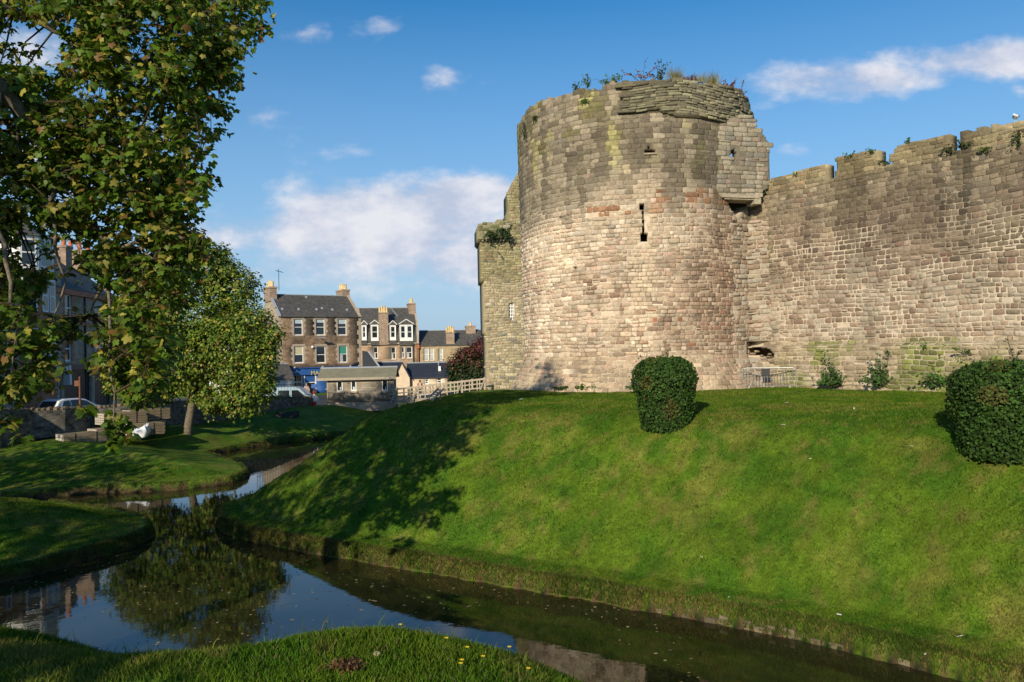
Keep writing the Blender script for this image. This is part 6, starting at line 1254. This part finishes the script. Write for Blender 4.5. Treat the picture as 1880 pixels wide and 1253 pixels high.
# ladder-like timber frame lying on the crest by the bridge
q = at_y(786, 735, 40.5); zz_ = gz(q.x, q.y); q = at_z(795, 742, 3.5); zz_ = gz(q.x, q.y); r0 = empty('slatted_ramp', (q.x, q.y, zz_ + .02), R(-28), 'small slatted timber frame leaning on the crest of the mound by the bridge', 'timber'); b = MB()
for x_ in (-.13, .13): b.bar((x_, -.25, .03), (x_, .55, .42), .05, .05)
b.build('rail', M['wood_grey'], r0); b = MB()
for i in range(5): b.bar((-.13, -.15 + i * .15, .08 + i * .073), (.13, -.15 + i * .15, .08 + i * .073), .04)
b.build('rungs', M['wood_grey'], r0); MB().bar((0, .5, 0), (0, .5, .40), .05).build('leg', M['wood_grey'], r0)
# ground floodlight at the gatehouse foot
q = at_y(914, 725, 57.5); r0 = empty('ground_floodlight', (q.x, q.y, 2.1), R(-30), 'small grey floodlight on the grass at the foot of the gatehouse', 'floodlight')
o = MB().box(-.3, .3, -.08, .08, .0, .42).build('housing', M['lead'], r0, bevel=.02); o.rotation_euler = (R(-25), 0, 0); MB().box(-.22, .22, -.04, .04, -.1, .02).build('bracket', M['dark_metal'], r0)

# ---------------------------------------------------------------- gull on the wall
u, v = cuv(1860, 222); q = surf_c(np.array([u]), np.array([v]), np.array([-.2]))[0]; r0 = empty('gull', (q[0], q[1], q[2] - .02), R(-20), 'white gull resting on top of the curtain wall at the far right', 'bird')
me = bpy.data.meshes.new('body'); J = [(0, -.22, .15, .02), (0, -.12, .16, .055), (0, 0, .17, .085), (0, .10, .20, .065), (0, .15, .26, .04), (0, .18, .31, .045), (0, .21, .31, .03)]
me.from_pydata([j[:3] for j in J], [(i, i + 1) for i in range(6)], []); o = bpy.data.objects.new('body', me); C.objects.link(o); o.parent = r0; o.modifiers.new('skin', 'SKIN')
for i, j in enumerate(J): me.skin_vertices[0].data[i].radius = (j[3], j[3])
me.skin_vertices[0].data[2].use_root = True; sb = o.modifiers.new('sub', 'SUBSURF'); sb.levels = sb.render_levels = 2; me.materials.append(M['white_paint'])
MB().tube([(0, .23, .31), (0, .285, .30)], [.014, .004], 6).build('beak', M['gold'], r0); MB().tube([(-.03, 0, 0), (-.03, 0, .12)], .007, 5).tube([(.03, 0, 0), (.03, 0, .12)], .007, 5).build('legs', M['gold'], r0)
for sg in (-1, 1): MB().prism([(-.24, .15), (-.05, .22), (.08, .22), (.02, .14)], 'x', sg * .06, sg * .085).build('wing', M['lead'], r0)

# ---------------------------------------------------------------- small things on the grass
fm = mat('feather_white', (.75, .75, .72), .7, noise=.05); rr = random.Random(12)
FE = [((1438,783),'pale feather on the upper slope right of the smaller bush'),((1568,753),'pale feather lying on the lawn below the mossy wall'),((1444,742),'short feather on the lawn in front of the barrier'),((1288,1026),'white feather tuft in the middle of the mound slope'),((1488,845),'feather on the slope between the two bushes'),((1672,822),'feather on a bare patch left of the larger bush'),((1338,1100),'feather near the foot of the mound over the kerb stones'),((1540,1132),'feather low on the slope right of the kerb stones'),((1480,722),'tiny feather on the lawn by the wall foot'),((1762,1172),'white feather near the lower right corner of the slope'),((956,735),'white fleck on the lawn before the tower'),((1700,1205),'white feather just above the water at the right')]
for i, ((x_, y_), lb) in enumerate(FE):
    r = ray(x_, y_); t = 8.0
    while t < 60:
        w_ = Vector((0, 0, EYE)) + r / r.y * t
        if w_.z < gz(w_.x, w_.y): break
        t += .05
    s = MB(); k = .10 if t < 20 else .14; s.prism([(-.5 * k, 0), (-.2 * k, .13 * k), (.4 * k, .12 * k), (.6 * k, 0), (.35 * k, -.10 * k), (-.2 * k, -.08 * k)], 'z', 0, .006)
    o = s.build('feather', fm); o.location = (w_.x, w_.y, w_.z + .035); o.rotation_euler = (rr.uniform(-.4, .4) + .5, rr.uniform(-.3, .3), rr.uniform(0, 3)); tag(o, lb, 'feather', 'feathers on the grass')
yl_ = mat('petal_yellow', (.75, .52, .02), .6, noise=.1); st_ = mat('flower_stem', (.06, .10, .02), .7, noise=.1)
FL = [((820,1189),'yellow flower at the crest of the near bank'),((735,1160),'yellow flower left at the crest of the near bank'),((935,1190),'yellow flower rightmost at the water edge of the near bank'),((858,1203),'yellow flower a little below the near bank crest'),((887,1218),'yellow flower on the near bank right slope'),((848,1233),'upper flower of the bottom pair on the near bank'),((846,1240),'lower flower of the bottom pair on the near bank'),((970,1230),'pale yellow flower at the right end of the near bank')]
for (x_, y_), lb in FL:
    q = at_z(x_, y_ + 6, 3.78); q.y = max(3.3, min(q.y, 4.7)); q = at_y(x_, y_ + 6, q.y); zg = gz(q.x, q.y); hh = max(.05, q.z - zg + .02); r0 = empty('yellow_flower', (q.x, q.y, zg), 0, lb, 'flower', 'yellow flowers on the near bank')
    MB().tube([(0, 0, 0), (.004, 0, hh)], .0018, 5).build('stem', st_, r0); s = MB()
    for i in range(7): a = 2 * math.pi * i / 7; s.poly([(0, 0, hh), (.011 * math.cos(a - .35), .011 * math.sin(a - .35), hh + .004), (.014 * math.cos(a), .014 * math.sin(a), hh + .006), (.011 * math.cos(a + .35), .011 * math.sin(a + .35), hh + .004)])
    s.build('petals', yl_, r0)
def onbank(x_, y_):
    r = ray(x_, y_); t = 2.5
    while t < 8:
        w_ = Vector((0, 0, EYE)) + r / r.y * t
        if w_.z < gz(w_.x, w_.y): break
        t += .01
    return w_
q = onbank(632, 1232); n = 500; d = g.normal(size=(n, 3)) * np.array([.045, .03, .014]); d[:, 2] = np.abs(d[:, 2]); o = scatter('leaf_clump', SIMPLE, d, g.normal(size=(n, 3)) + np.array([0, 0, .6]), g.normal(size=(n, 3)), .009 + .009 * g.random(n), np.array([.13, .065, .03]) * (.5 + .9 * g.random((n, 1))), M['leaf_small'])
o.location = (q.x, q.y, q.z + .02); tag(o, 'clump of brown dead leaves on the near bank grass', 'leaves')
q = onbank(692, 1210); s = MB(); s.col = (.30, .24, .15); s.ball((0, 0, .01), (.024, .019, .014), 10, 7); o = s.build('pebble', M['stone'], None, smooth=True); o.location = (q.x, q.y, q.z + .015); tag(o, 'pale rounded stone on the near bank grass', 'stone')
